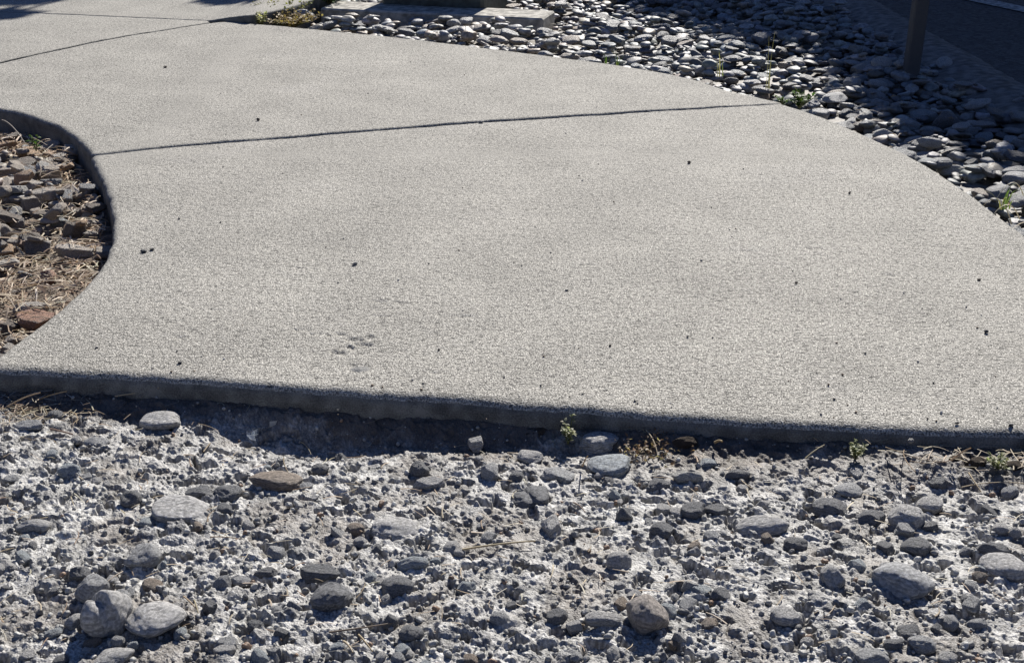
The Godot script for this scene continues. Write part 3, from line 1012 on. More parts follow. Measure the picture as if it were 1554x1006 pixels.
# name, then [x, y, w, h, tone, kind, label, turn, sunk]
func build_front_stones() -> void:
	var ground := build_front_ground()
	var list := [
		[139, 896, 52, 44, "grey", "cobble", "rounded grey stone leaning on the back of the lobed grey stone", 0.3, 0.2],
		[160, 927, 80, 74, "light grey", "lobed", "large lobed smooth grey stone, left of the pair at the lower left", 0.5, 0.15],
		[234, 941, 94, 56, "warm grey", "cobble", "large smooth tan-grey stone lying right beside the lobed grey stone", -0.1, 0.2],
		[171, 998, 62, 36, "pale", "cobble", "pale dusty stone at the bottom edge below the lobed grey stone", 0.0, 0.35],
		[275, 778, 90, 46, "light grey", "cobble", "large pale speckled cobble sunk in the crust left of centre", 0.0, 0.45],
		[418, 731, 82, 37, "brown", "cobble", "long brown-grey stone with a dark shaded front below the trench", 0.1, 0.3],
		[243, 640, 68, 32, "light grey", "cobble", "light grey flattened stone at the edge of the slab's shadow", -0.25, 0.3],
		[503, 907, 66, 46, "dark grey", "chip", "dark angular stone with a pale rim left of the bottom centre", 0.2, 0.3],
		[600, 803, 74, 40, "light grey", "cobble", "big pale dusty cobble sunk in the crust at the centre", 0.1, 0.45],
		[602, 891, 53, 38, "dark grey", "cobble", "dark grey rounded stone below the blue-grey sliver", 0.2, 0.35],
		[626, 857, 50, 22, "blue-grey", "chip", "bluish grey flat sliver of stone above a dark rounded stone", 0.0, 0.4],
		[804, 755, 60, 33, "dark grey", "lobed", "dark two-lobed stone in front of the small weed", 0.1, 0.35],
		[923, 707, 68, 37, "blue-grey", "cobble", "shiny blue-grey cobble below the crumbly block", -0.3, 0.25],
		[846, 721, 54, 26, "grey", "cobble", "flat grey stone pointing at the shiny blue-grey cobble", -0.2, 0.4],
		[804, 693, 41, 23, "light grey", "cobble", "light grey oval stone in front of the small weed", 0.0, 0.3],
		[908, 673, 66, 36, "pale", "chip", "crumbly pale-topped block in the slab's shadow beside the small weed", 0.05, 0.35],
		[917, 939, 60, 27, "pale", "cobble", "smooth whitish flat pebble left of the dark brown cobble", 0.2, 0.25],
		[981, 935, 62, 68, "dark warm", "cobble", "large dark brown-grey cobble at the bottom right of centre", 0.6, 0.3],
		[939, 853, 42, 34, "light grey", "cobble", "light grey stone pair sunk in the crust above the whitish flat pebble", 0.3, 0.35],
		[837, 800, 32, 42, "light grey", "chip", "upright pale speckled stone right of the long straw", 0.0, 0.35],
		[1155, 800, 86, 31, "pale", "cobble", "long flat pale stone lying right of centre", -0.05, 0.35],
		[1288, 744, 46, 25, "grey", "cobble", "smooth dark-fronted dome stone below the middle weed", 0.0, 0.3],
		[1261, 771, 55, 35, "dark grey", "cobble", "dark mossy-topped round stone just below the smooth dome stone", 0.1, 0.35],
		[1377, 790, 56, 44, "light grey", "chip", "flat-topped light grey stone with a dark shaded front at the right", 0.0, 0.35],
		[1374, 806, 32, 22, "grey", "chip", "grey chip tucked under the flat-topped light grey stone", 0.2, 0.3],
		[1323, 788, 48, 26, "dark grey", "chip", "dark chip left of the flat-topped light grey stone", 0.2, 0.4],
		[1412, 767, 42, 27, "pale", "chip", "pale broken stone with a dark hollow below the forked twig", 0.1, 0.35],
		[1425, 734, 29, 21, "dark grey", "chip", "small dark block standing at the foot of the forked twig", 0.4, 0.3],
		[1390, 833, 45, 34, "dark grey", "cobble", "dark rounded stone above the biggest speckled cobble", -0.2, 0.35],
		[1372, 885, 92, 62, "grey", "cobble", "biggest cobble of the crust, grey and speckled, at the right", 0.2, 0.4],
		[1523, 862, 70, 44, "light grey", "cobble", "light grey striped cobble at the right edge", -0.35, 0.35],
		[1507, 836, 50, 20, "dark grey", "chip", "dark flat stone behind the striped cobble at the right edge", -0.1, 0.35],
		[1264, 876, 34, 41, "light grey", "cobble", "tall smooth grey stone left of the biggest speckled cobble", 0.1, 0.3],
		[1195, 938, 48, 32, "light grey", "cobble", "smooth light grey stone with a dark shade behind, near the bottom right", 0.3, 0.3],
		[1308, 917, 24, 17, "blue-grey", "chip", "small bluish pale chip below the tall smooth grey stone", 0.2, 0.3],
		[1381, 960, 36, 23, "dark grey", "cobble", "dark rounded stone below the biggest speckled cobble", 0.0, 0.3],
		[1357, 978, 33, 19, "dark grey", "chip", "dark chip near the bottom edge below the biggest speckled cobble", 0.2, 0.3],
		[1399, 979, 42, 29, "grey", "chip", "grey chip at the bottom edge right of a dark chip", 0.1, 0.35],
		[1324, 997, 52, 26, "grey", "cobble", "grey stone cut by the bottom edge right of the bottom centre", 0.0, 0.35],
		[1439, 1000, 30, 22, "light grey", "cobble", "light stone cut by the bottom edge near the right corner", 0.0, 0.35],
		[1520, 804, 30, 21, "pale", "cobble", "pale bluish pebble by the right edge, left of a smaller one", 0.1, 0.3],
		[1542, 810, 22, 20, "light grey", "cobble", "small light pebble by the right edge", 0.1, 0.3],
		[1053, 778, 42, 31, "dark grey", "chip", "dark chunky stone left of the long flat pale stone", 0.2, 0.4],
		[1086, 775, 35, 21, "dark grey", "cobble", "dark round stone touching the dark chunky stone", 0.0, 0.35],
		[1208, 827, 38, 27, "dark grey", "chip", "dark angular stone below the long flat pale stone", 0.3, 0.4],
		[1044, 725, 50, 21, "tan", "chip", "brown-topped flat stone below the leaf litter", 0.0, 0.35],
		[1120, 722, 40, 19, "dark grey", "chip", "dark flat chip right of the brown-topped stone", 0.1, 0.35],
		[1075, 702, 27, 15, "blue-grey", "cobble", "small bluish dome pebble at the edge of the slab's shadow", 0.0, 0.35],
		[1001, 738, 38, 29, "dark grey", "chip", "dark pointed stone right of the shiny blue-grey cobble", 0.2, 0.4],
		[1005, 809, 41, 33, "dark grey", "chip", "dark chunky stone amid the crust right of centre", 0.5, 0.4],
		[83, 630, 24, 17, "dark grey", "cobble", "small dark round stone among straw below the slab's left end", 0.0, 0.25],
		[42, 648, 48, 19, "grey", "cobble", "grey flat stone near the left edge below the slab", 0.0, 0.4],
		[146, 671, 40, 18, "grey", "cobble", "low grey stone half buried left of the light flattened stone", 0.0, 0.5],
		[104, 717, 36, 30, "blue-grey", "cobble", "bluish rounded stone near the left edge", 0.4, 0.35],
		[199, 761, 33, 33, "dark grey", "chip", "dark peaked stone left of the large pale speckled cobble", 0.7, 0.4],
		[218, 849, 53, 43, "grey", "chip", "grey angular stone with a dark front below the large pale speckled cobble", 0.1, 0.35],
		[345, 751, 43, 29, "dark grey", "chip", "dark block between the pale speckled cobble and the long brown stone", 0.0, 0.35],
		[301, 748, 42, 24, "dark grey", "chip", "dark flat block left of another dark block behind the pale speckled cobble", 0.2, 0.35],
		[120, 872, 32, 29, "dark grey", "chip", "dark angular chip behind the lobed grey stone", 0.4, 0.3],
		[51, 800, 54, 28, "light grey", "chip", "pale-topped rough stone with a dark shade near the left edge", 0.1, 0.4],
		[486, 871, 62, 15, "dark grey", "slate", "thin dark flat slab of stone left of the bottom centre", 0.1, 0.3],
		[403, 870, 38, 19, "dark grey", "chip", "dark wedge of stone left of the thin dark slab", 0.1, 0.35],
		[317, 921, 20, 35, "dark grey", "slate", "upright thin dark shard right of the tan-grey stone", 0.9, 0.25],
		[387, 953, 28, 27, "dark grey", "chip", "dark block of stone low between the pair and the thin dark slab", 0.2, 0.35],
		[201, 981, 19, 18, "blue-grey", "cobble", "small bluish pebble under the tan-grey stone", 0.0, 0.3],
		[637, 714, 31, 29, "dark grey", "chip", "dark pointed chip below the trench", 0.5, 0.35],
		[744, 718, 29, 36, "grey", "chip", "dark grey peaked stone left of the light oval stone", 0.3, 0.35],
		[784, 727, 27, 23, "dark grey", "chip", "dark wedge right of the grey peaked stone", 0.3, 0.35],
		[722, 675, 27, 23, "pale", "slate", "pale flat flake tilted in the earth below the slab", 0.6, 0.25],
		[651, 736, 50, 15, "pale", "slate", "long pale sliver of stone at the centre left", 0.3, 0.35],
		[624, 962, 40, 31, "dark grey", "chip", "dark jagged stone at the bottom left of centre", 0.4, 0.35],
		[593, 944, 23, 25, "dark grey", "chip", "dark square chip below the dark grey rounded stone", 0.2, 0.3],
		[511, 984, 26, 19, "blue-grey", "cobble", "bluish pebble at the bottom edge near crossed straws", 0.0, 0.3],
		[759, 942, 33, 27, "grey", "cobble", "grey-brown rounded stone at the bottom centre", 0.0, 0.4],
		[948, 783, 27, 26, "dark grey", "chip", "small dark cluster stone right of centre", 0.1, 0.35],
		[486, 712, 28, 19, "dark grey", "chip", "small dark block below the trench, right of the long brown stone", 0.1, 0.3],
	]
	var gy := func(x, z): return ground_y(x, z)
	for s in list:
		var o := place_stone("crust_stone", s, gy)
		tag(o, s[6], "stone", "stones sunk in the gravel ground")
		used_labels[s[6]] = true
		add_landmark(o.position, s[6])
	for s in [[1484, 704, 40, 16, "largest brown clod of earth in the slab's shadow right of the forked twig"], [1540, 708, 34, 18, "brown clod of earth at the right edge behind the low weed"], [1452, 697, 24, 10, "small brown clod of earth behind the forked twig"], [818, 660, 60, 12, "long low ridge of brown earth behind the small weed"], [1040, 672, 40, 12, "flat brown clod of earth behind the reddish leaf crumbs"]]:
		var o := place_stone("soil_clod", [s[0], s[1], s[2], s[3], "brown", "chip", s[4], 0.1, 0.5], gy)
		tag(o, s[4], "soil clod", "clods of earth along the slab")
		o.material_override = M.clod
	# smaller pebbles: the largest as parts of the ground, the finest as one part
	var r := RandomNumberGenerator.new()
	r.seed = 77
	var tones := ["dark grey", "grey", "grey", "light grey", "light grey", "pale", "blue-grey", "brown"]
	var made := 0
	var fine := Heap.new()
	var little := []
	for k in 8: little.append(stone_verts(300 + k, "chip" if k % 2 else "slate", 2))
	var tiny := []
	for k in 6: tiny.append(stone_verts(400 + k, "chip", 0))
	while made < 150:
		var p := gp(r.randf_range(-20, 1575), lerpf(650, 1020, pow(r.randf(), 0.8)), -0.035)
		var dist := p.z - front_z(p.x)
		if dist < 0.04: continue
		var free := true
		for l in landmarks:
			if Vector2(l[0].x - p.x, l[0].z - p.z).length() < 0.02: free = false
		if not free: continue
		made += 1
		var a := r.randf_range(0.006, 0.013)
		var c := a * r.randf_range(0.5, 0.9)
		var o := obj("pebble", stone_mesh(made % 10, "chip" if made % 3 else "slate", 3), M["dusty " + tones[r.randi() % tones.size()]], ground)
		o.transform = Transform3D(Basis.from_euler(Vector3(r.randfn() * 0.3, r.randf() * TAU, r.randfn() * 0.3)) * Basis.from_scale(Vector3(a, c, a * r.randf_range(0.65, 1.0))), Vector3(p.x, ground_y(p.x, p.z) + c * 0.12, p.z))
	for k in 4200:
		var p := gp(r.randf_range(-60, 1620), lerpf(600, 1040, pow(r.randf(), 0.9)), -0.035)
		var dist := p.z - front_z(p.x)
		if dist < 0.002: continue
		var a := lerpf(0.0013, 0.0052, pow(r.randf(), 2.5))
		if dist < 0.1: a *= 0.75
		var tone := r.randf()
		var cc := Color(0.14, 0.14, 0.145) if tone < 0.12 else Color(0.34, 0.335, 0.32) if tone < 0.6 else Color(0.52, 0.51, 0.48)
		if tone > 0.96: cc = Color(0.3, 0.2, 0.14)
		var t := Transform3D(Basis.from_euler(Vector3(r.randf() * 6, r.randf() * TAU, r.randf() * 6)) * Basis.from_scale(Vector3(a, a * 0.7, a * 0.85)), Vector3(p.x, ground_y(p.x, p.z) + a * 0.12 + 0.001, p.z))
		if a > 0.0038: fine.add(little[k % 8], ico(2)[1], t, cc)
		else: fine.add(tiny[k % 6], ico(0)[1], t, cc)
	var o := obj("fine_gravel", build(fine.v, fine.idx, fine.col), M.small_stones, ground)
	o.set_meta("kind", "stuff")
	o.set_meta("label", "fine gravel scattered over the crust")

func poly2(a: Array) -> PackedVector2Array:
	var out := PackedVector2Array()
	for p in a: out.append(Vector2(p.x, p.z))
	return out

func heap_of(list: Array, level_big: int, level_small: int, cut: float) -> Heap:
	var h := Heap.new()
	var r := RandomNumberGenerator.new()
	r.seed = 99
	var cache := {}
	for s in list:
		var lv := level_big if s[5].x / depth_of(s[4]) > cut else level_small
		var key := "%s%d%d" % [s[2], s[3], lv]
		if not cache.has(key): cache[key] = stone_verts(s[3] + 30, s[2], lv)
		var c: Array = TONES[s[1]]
		h.add(cache[key], ico(lv)[1], s[0], jitter_color(r, Color(c[0], c[1], c[2]), 0.15))
	return h

func build_river_bed() -> void:
	var edge := gps([[1554, 360], [1470, 297], [1400, 250], [1330, 215], [1250, 180], [1184, 158], [1100, 137], [1040, 118], [940, 100], [850, 88], [750, 75], [600, 57], [450, 42], [420, 40]])
	var outline := [Vector3(1.05, 0, -1.75)]
	for p in edge: outline.append(p + Vector3(0.02, 0, -0.02))
	outline.append_array([Vector3(-0.72, 0, -4.95), Vector3(-0.70, 0, -5.6), Vector3(0.9, 0, -6.6), Vector3(1.30, 0, -6.6), Vector3(1.36, 0, -5.2), Vector3(1.46, 0, -4.5), Vector3(1.53, 0, -4.0), Vector3(1.57, 0, -3.2), Vector3(1.58, 0, -1.75)])
	var poly := poly2(outline)
	var pile := Pile.new(-1.2, -6.8, 1.8, -1.5, -0.068)
	var r := RandomNumberGenerator.new()
	r.seed = 5
	var tones := func(p: Vector2, q: RandomNumberGenerator) -> String:
		if p.x < 0.3 and p.y < -4.1:
			return pick_tone(q, [["light grey", 0.3], ["grey", 0.25], ["tan", 0.2], ["pale", 0.1], ["dark grey", 0.15]])
		return pick_tone(q, [["grey", 0.3], ["blue-grey", 0.25], ["light grey", 0.22], ["dark grey", 0.15], ["tan", 0.05], ["brown", 0.03]])
	var kl := gp(485, 12)
	var kr := gp(824, 28)
	var kb := (kr - kl).normalized()
	kb = Vector3(kb.z, 0, -kb.x)
	var side := (kr - kl).normalized() * 0.015
	keep_out = poly2([kl - side - kb * 0.012, kr + side - kb * 0.012, kr + side + kb * 0.21, kl - side + kb * 0.21])
	var ul := gp(572, 13)
	var ur := gp(735, 17)
	keep_out_too = poly2([ul - side * 2.0, ur + side * 2.0, ur + side * 2.0 + kb * 0.5, ul - side * 2.0 + kb * 0.5])
	for j in pile.nz:
		for i in pile.nx:
			if pile.z0 + j * pile.step < -4.25 and pile.x0 + i * pile.step < 0.35: pile.h[j * pile.nx + i] = -0.046
	# a first layer that fills the ground
	var under := fill(pile, poly, 2600, r, 0.014, 0.034, Vector2(0.3, 0.5), tones, "cobble", 0.15)
	# the stones one can name
	var known := [
		[1312, 145, 40, 24, "grey", "cobble", "large rounded grey river stone with a sunlit crown near the green weed", 0.1],
		[1339, 161, 36, 30, "dark grey", "cobble", "dark round river stone right of the sunlit-crowned one", 0.4],
		[1272, 146, 42, 18, "tan", "chip", "tan flat river stone with a brown patch right of the green weed", 0.0],
		[1286, 173, 29, 18, "dark grey", "cobble", "dark river stone touching the slab edge below the tan flat one", 0.2],
		[1247, 173, 40, 17, "dark grey", "chip", "long dark river stone against the path just right of the green weed", -0.1],
		[1306, 192, 29, 16, "brown", "cobble", "brown river stone by the slab edge beside a tan one", 0.1],
		[1330, 187, 28, 15, "tan", "cobble", "tan river stone by the slab edge beside a brown one", 0.0],
		[1365, 195, 40, 15, "grey", "chip", "flat grey river stone behind the pale one by the slab edge", -0.1],
		[1383, 189, 32, 18, "light grey", "cobble", "smooth light grey river stone at the border of the shade", 0.1],
		[1342, 204, 35, 13, "pale", "chip", "pale flat sunlit river stone by the slab edge", -0.1],
		[1411, 216, 38, 15, "light grey", "chip", "light grey ridged river stone in the dappled light", 0.0],
		[1384, 233, 44, 29, "light grey", "chip", "large sunlit river stone with a dark side at the slab edge", -0.2],
		[1427, 247, 42, 19, "grey", "cobble", "grey flat river stone right of the large sunlit one", 0.2],
		[1449, 261, 48, 16, "pale", "chip", "pale flat river stone by the slab edge below the dappled shade", 0.0],
		[1520, 263, 36, 24, "light grey", "cobble", "smooth grey river stone with a bright side above the grass clump", -0.5],
		[1475, 250, 22, 19, "dark grey", "cobble", "small dark river stone left of the smooth bright-sided one", 0.3],
		[1403, 176, 42, 23, "blue-grey", "cobble", "bluish river stone in full shade beyond the slab edge", 0.0],
		[1436, 187, 38, 36, "dark grey", "chip", "dark upright river stone in the shade", 0.3],
		[1491, 213, 35, 26, "blue-grey", "cobble", "bluish rounded river stone in the shade at the right", 0.2],
		[1509, 221, 29, 20, "brown", "chip", "dark reddish-brown river stone in the shade at the right", 0.3],
		[1472, 238, 35, 15, "brown", "slate", "dark brown flat river stone at the border of the shade", 0.0],
		[1165, 138, 24, 20, "brown", "chip", "brown upright river stone at the end of the path joint", 0.2],
		[1184, 114, 26, 17, "grey", "cobble", "grey river stone behind the tall dry stalk", 0.1],
		[1341, 128, 36, 20, "grey", "cobble", "oblong grey river stone lying in the shade left of the post", -0.4],
		[1065, 106, 24, 12, "pale", "chip", "pale sunlit river stone behind the path's curved edge", 0.0],
		[1035, 78, 24, 16, "dark grey", "cobble", "dark river stone lit along its top above the path's curved edge", 0.0],
		[925, 42, 40, 22, "grey", "chip", "large slanted grey river stone right of the concrete block", 0.4],
		[1000, 45, 34, 16, "dark grey", "chip", "long dark river stone with a bright rim right of the slanted one", 0.0],
	]
	var lie := func(x, z): return pile.rest(x, z, 0.025) - 0.004
	for s in known:
		var o := place_stone("river_stone", s, lie, self, 4)
		var half := o.transform.basis.get_scale()
		pile.lay(o.position.x, o.position.z, half.x, half.z, o.position.y, half.y)
		tag(o, s[6], "river stone", "river stones in the bed right of the path")
		used_labels[s[6]] = true
		add_landmark(o.position, s[6])
		clear_spots.append(Vector3(o.position.x, o.position.z, half.x * 0.95))
	for q in [[1214, 161], [1200, 159], [1188, 156], [938, 100], [922, 96], [1092, 114], [1166, 138], [1522, 318]]:
		var g := gp(q[0], q[1], -0.02)
		clear_spots.append(Vector3(g.x, g.z, 0.03))
	var upper := fill(pile, poly, 2300, r, 0.009, 0.038, Vector2(0.24, 0.5), tones, "cobble", 0.16)
	clear_spots.clear()
	var all := under + upper
	var seen := shown(pile, all)
	for q in [[1382, 114, "slim dark post"], [1214, 158, "bright green clover-like weed"], [1166, 132, "tall dry stalk"], [1522, 312, "green grass clump"], [938, 98, "short green grass tuft"], [1092, 112, "sparse grass tuft"], [824, 28, "low concrete block"], [640, 25, "low concrete block"], [1548, 336, "pale curled dry grass"]]:
		landmarks.append([gp(q[0], q[1], -0.02), q[2]])
	var one_by_one := seen.slice(0, 272)
	var in_one := {}
	for s in one_by_one:
		in_one[s] = true
		var o := obj("river_stone", stone_mesh(s[3] + 30, s[2], 3), M[s[1]])
		o.transform = s[0]
		var p: Vector3 = s[4]
		var near := 9.0
		for e in edge: near = minf(near, Vector2(e.x - p.x, e.z - p.z).length())
		var zone := "between the path and the low concrete block" if p.x < 0.15 and p.z < -4.2 else "close along the curved path edge" if near < 0.16 else "beside the asphalt" if p.x > 1.28 else "in the middle of the bed"
		var size := "large" if s[5].x > 0.034 else "middling" if s[5].x > 0.024 else "small"
		var label := "%s rounded %s river stone %s" % [size, s[1], zone]
		var group := "river stones in the bed right of the path"
		tag(o, unique_label(p, "%s %s river stone" % [size, s[1]], label), "river stone", group)
	var rest := all.filter(func(s): return not in_one.has(s) and pix(s[4]).x > -500)
	var kept := []
	for s in rest:
		if pile.at(s[4].x, s[4].z) < s[4].y + s[5].y + 0.035: kept.append(s)
	var h := heap_of(kept, 2, 1, 0.0055)
	var o := obj("river_stone_bed", build(h.v, h.idx, h.col), M.small_stones)
	tag(o, "countless smaller grey river stones filling the bed right of the path", "gravel", "", "stuff")
	bed_pile = pile
	keep_out = PackedVector2Array()

var bed_pile: Pile
var straw_pile: Pile

func build_left_bed() -> void:
	var inner := gps([[-8, 552], [60, 500], [110, 460], [150, 420], [173, 385], [181, 350], [178, 310], [166, 275], [145, 236], [128, 213], [95, 190], [45, 172], [0, 163], [-80, 153]])
	var outline := []
	for p in inner: outline.append(p + Vector3(-0.035, 0, 0.0))
	outline.append_array([Vector3(-2.3, 0, -3.5), Vector3(-2.3, 0, -1.65), Vector3(-0.85, 0, -1.65)])
	var poly := poly2(outline)
	var pile := Pile.new(-2.4, -3.8, -0.5, -1.5, -0.062)
	var base := func(_x, _z): return -0.060
	var O := Vector2(0, 160)
	var k := 1.0 / 2.396
	# measured on an enlargement: [x, y, w, h, tone, kind, label, turn]
	var list := [
		[22, 146, 84, 32, "orange-brown", "slate", "orange-brown flat rock at the top of the left bed", 0.5],
		[185, 183, 62, 36, "orange-brown", "slate", "orange-tan wedge of rock just below the kerb in the left bed", 0.4],
		[217, 196, 72, 40, "grey", "slate", "flat grey rock leaning beside the orange-tan wedge", 0.4],
		[90, 165, 34, 42, "pale", "slate", "pale upright flake of rock behind the small seedling", 0.9],
		[175, 250, 92, 66, "tan", "slate", "large tan-grey angular rock in the upper left bed", 0.2],
		[100, 266, 64, 52, "dark grey", "slate", "dark rock left of the large tan-grey angular rock", 0.1],
		[32, 240, 92, 42, "tan", "slate", "tan rock with lichen at the left edge", 0.1],
		[80, 296, 154, 32, "grey", "slate", "long flat grey rock lying across the left bed", 0.0],
		[35, 352, 64, 60, "dark grey", "slate", "dark grey square rock at the left edge", 0.2],
		[108, 357, 84, 62, "tan", "slate", "tan-topped blocky rock in the middle of the left bed", 0.1],
		[150, 331, 114, 52, "grey", "slate", "grey gable-shaped rock behind the tan-topped block", 0.2],
		[222, 366, 112, 36, "light grey", "slate", "light grey flat rock right of the tan-topped block", -0.1],
		[250, 394, 112, 42, "brown", "slate", "brown rock with a dark hollow under it near the kerb", 0.0],
		[212, 424, 92, 28, "blue-grey", "slate", "bluish flat rock below the brown one", 0.0],
		[20, 420, 54, 64, "brown", "slate", "rusty brown rock at the left edge of the bed", 0.4],
		[62, 432, 44, 82, "dark grey", "slate", "dark upright slab of rock near the left edge", 0.9],
		[270, 458, 92, 72, "brown", "slate", "dark chunky rock standing alone near the kerb", 0.3],
		[128, 512, 112, 66, "dark grey", "slate", "dark square block of rock in the lower left bed", 0.1],
		[38, 492, 84, 36, "grey", "slate", "grey rock left of the dark square block", 0.1],
		[270, 537, 154, 44, "grey", "slate", "long grey slab of rock with a shaded front above the straw", -0.1],
		[305, 330, 76, 26, "dark grey", "slate", "dark thin rock close to the kerb's shadow", 0.0],
		[135, 784, 152, 76, "terracotta", "slate", "pinkish terracotta flat rock at the bottom of the left bed", 0.1],
		[105, 742, 144, 32, "grey", "slate", "grey rock behind the terracotta one", 0.0],
		[32, 812, 74, 52, "brown", "slate", "dark brown rock left of the terracotta one", 0.3],
		[58, 852, 84, 42, "tan", "slate", "tan rock below the terracotta one", 0.2],
		[25, 893, 66, 54, "grey", "slate", "grey rock at the left edge by the path's corner", 0.2],
		[28, 575, 90, 40, "light grey", "slate", "light grey rock at the left edge above the straw", 0.1],
		[180, 300, 50, 30, "dark grey", "slate", "small dark rock between the flat grey and the gable-shaped rock", 0.3],
		[200, 325, 30, 22, "pale", "slate", "small pale yellowish chip of rock in the left bed", 0.1],
		[330, 470, 60, 34, "grey", "slate", "grey rock half under straw right of the chunky dark rock", 0.1],
		[350, 430, 60, 30, "grey", "slate", "grey rock in the straw below the kerb", 0.2],
		[10, 190, 60, 34, "brown", "slate", "brown rock in the shade at the upper left edge", 0.1],
	]
	for s in list:
		var e: Array = [O.x + s[0] * k, O.y + s[1] * k, s[2] * k, s[3] * k, {"grey": "warm grey", "dark grey": "dark warm", "light grey": "warm light"}.get(s[4], s[4]), s[5], s[6], s[7], 0.12]
		var o := place_stone("angular_rock", e, base, self, 4)
		var half := o.transform.basis.get_scale()
		pile.lay(o.position.x, o.position.z, half.x, half.z, o.position.y, half.y)
		tag(o, s[6], "rock", "angular rocks in the left bed")
		used_labels[s[6]] = true
		add_landmark(o.position, s[6])
	var r := RandomNumberGenerator.new()
	r.seed = 15
	var tones := func(_p: Vector2, q: RandomNumberGenerator) -> String:
		return pick_tone(q, [["tan", 0.34], ["brown", 0.16], ["grey", 0.2], ["terracotta", 0.05], ["orange-brown", 0.11], ["pale", 0.14]])
	var more := fill(pile, poly, 460, r, 0.010, 0.036, Vector2(0.26, 0.55), tones, "slate", 0.25)
	more += fill(pile, PackedVector2Array([Vector2(-1.6, -3.3), Vector2(-0.95, -3.0), Vector2(-0.86, -2.6), Vector2(-0.9, -2.35), Vector2(-1.6, -2.4)]), 160, r, 0.012, 0.034, Vector2(0.26, 0.5), tones, "slate", 0.25)
	# the lower half is mostly straw
	more = more.filter(func(s): return s[4].z < -2.35 or s[5].x < 0.012 or s[3] == 0)
	var seen := shown(pile, more)
	var known := {}
	for s in seen.slice(0, 60):
		known[s] = true
		var o := obj("angular_rock", stone_mesh(s[3] + 60, "slate", 3), M[s[1]])
		o.transform = s[0]
		tag(o, unique_label(s[4], "small angular %s rock" % s[1], "small angular %s rock among the rocks and straw of the left bed" % s[1]), "rock", "angular rocks in the left bed")
	var h := heap_of(more.filter(func(s): return not known.has(s)), 2, 1, 0.006)
	var o := obj("rock_chips", build(h.v, h.idx, h.col), M.small_stones)
	tag(o, "small rock chips strewn among the straw of the left bed", "gravel", "", "stuff")
	# straw
	var st := Strips.new()
	var straws := [Color(0.60, 0.49, 0.35), Color(0.70, 0.62, 0.48), Color(0.42, 0.31, 0.21), Color(0.52, 0.40, 0.27), Color(0.27, 0.19, 0.13)]
	for q in 16000:
		var p := Vector2(r.randf_range(-1.7, -0.7), r.randf_range(-3.3, -1.66))
		if not in_poly(p, poly): continue
		var dense := ss(-2.75, -2.3, p.y)
		for i in inner.size():
			dense = maxf(dense, 1.0 - ss(0.06, 0.22, Vector2(inner[i].x - p.x, inner[i].z - p.y).length()))
		if r.randf() > dense + 0.12: continue
		var y := pile.at(p.x, p.y)
		if y > -0.048 and r.randf() > 0.25: continue
		y += 0.002 + r.randf() * 0.010
		var a := r.randf() * TAU
		var l := r.randf_range(0.012, 0.055)
		var d := Vector3(cos(a), r.randfn() * 0.18, sin(a)) * l
		var c := Vector3(p.x, y, p.y)
		st.blade(bent(c - d * 0.5, c + d * 0.5, Vector3(r.randfn() * 0.1, r.randf() * 0.12, r.randfn() * 0.1) * l, 3), r.randf_range(0.0006, 0.0022), 0.0007, Vector3(-sin(a), r.randfn() * 0.4, cos(a)), jitter_color(r, straws[r.randi() % 5]))
	o = obj("straw_mulch", build(st.v, st.idx, st.col), M.straw)
	tag(o, "dry straw and bark mulch covering the left bed", "straw", "", "stuff")
	straw_pile = pile

# ------------------------------------------------------------------ the far end: block, utility box, post
func bevel_box(a: Vector3, b: Vector3, bev: float) -> ArrayMesh:
	# a box with chamfered edges between two corners, by flat faces
	var st := SurfaceTool.new()
	st.begin(Mesh.PRIMITIVE_TRIANGLES)
	st.set_smooth_group(-1)
	var mid := (a + b) * 0.5
	var half := ((b - a) * 0.5).abs()
	var pts := []
	for sx in [-1, 1]:
		for sy in [-1, 1]:
			for sz in [-1, 1]:
				var s := Vector3(sx, sy, sz)
				for axis in 3:
					var q := half - Vector3(bev, bev, bev)
					q[axis] = half[axis]
					pts.append(mid + q * s)
	# convex hull faces listed: 6 sides, 12 edges, 8 corners
	var at := func(sx: int, sy: int, sz: int, axis: int) -> Vector3: return pts[((sx + 1) / 2 * 4 + (sy + 1) / 2 * 2 + (sz + 1) / 2) * 3 + axis]
	var face := func(list: Array) -> void:
		var c := Vector3.ZERO
		for p in list: c += p
		c /= list.size()
		var n: Vector3 = (list[1] - list[0]).cross(list[2] - list[0])
		if n.dot(c - mid) > 0: list.reverse()
		for i in range(1, list.size() - 1):
			st.add_vertex(list[0]); st.add_vertex(list[i]); st.add_vertex(list[i + 1])
	for s in [-1, 1]:
		face.call([at.call(s, -1, -1, 0), at.call(s, 1, -1, 0), at.call(s, 1, 1, 0), at.call(s, -1, 1, 0)])
		face.call([at.call(-1, s, -1, 1), at.call(1, s, -1, 1), at.call(1, s, 1, 1), at.call(-1, s, 1, 1)])
		face.call([at.call(-1, -1, s, 2), at.call(1, -1, s, 2), at.call(1, 1, s, 2), at.call(-1, 1, s, 2)])
		for t in [-1, 1]:
			face.call([at.call(s, t, -1, 0), at.call(s, t, 1, 0), at.call(s, t, 1, 1), at.call(s, t, -1, 1)])
			face.call([at.call(s, -1, t, 0), at.call(s, 1, t, 0), at.call(s, 1, t, 2), at.call(s, -1, t, 2)])
			face.call([at.call(-1, s, t, 1), at.call(1, s, t, 1), at.call(1, s, t, 2), at.call(-1, s, t, 2)])
			for u in [-1, 1]:
				face.call([at.call(s, t, u, 0), at.call(s, t, u, 1), at.call(s, t, u, 2)])
	st.generate_normals()
	return st.commit()

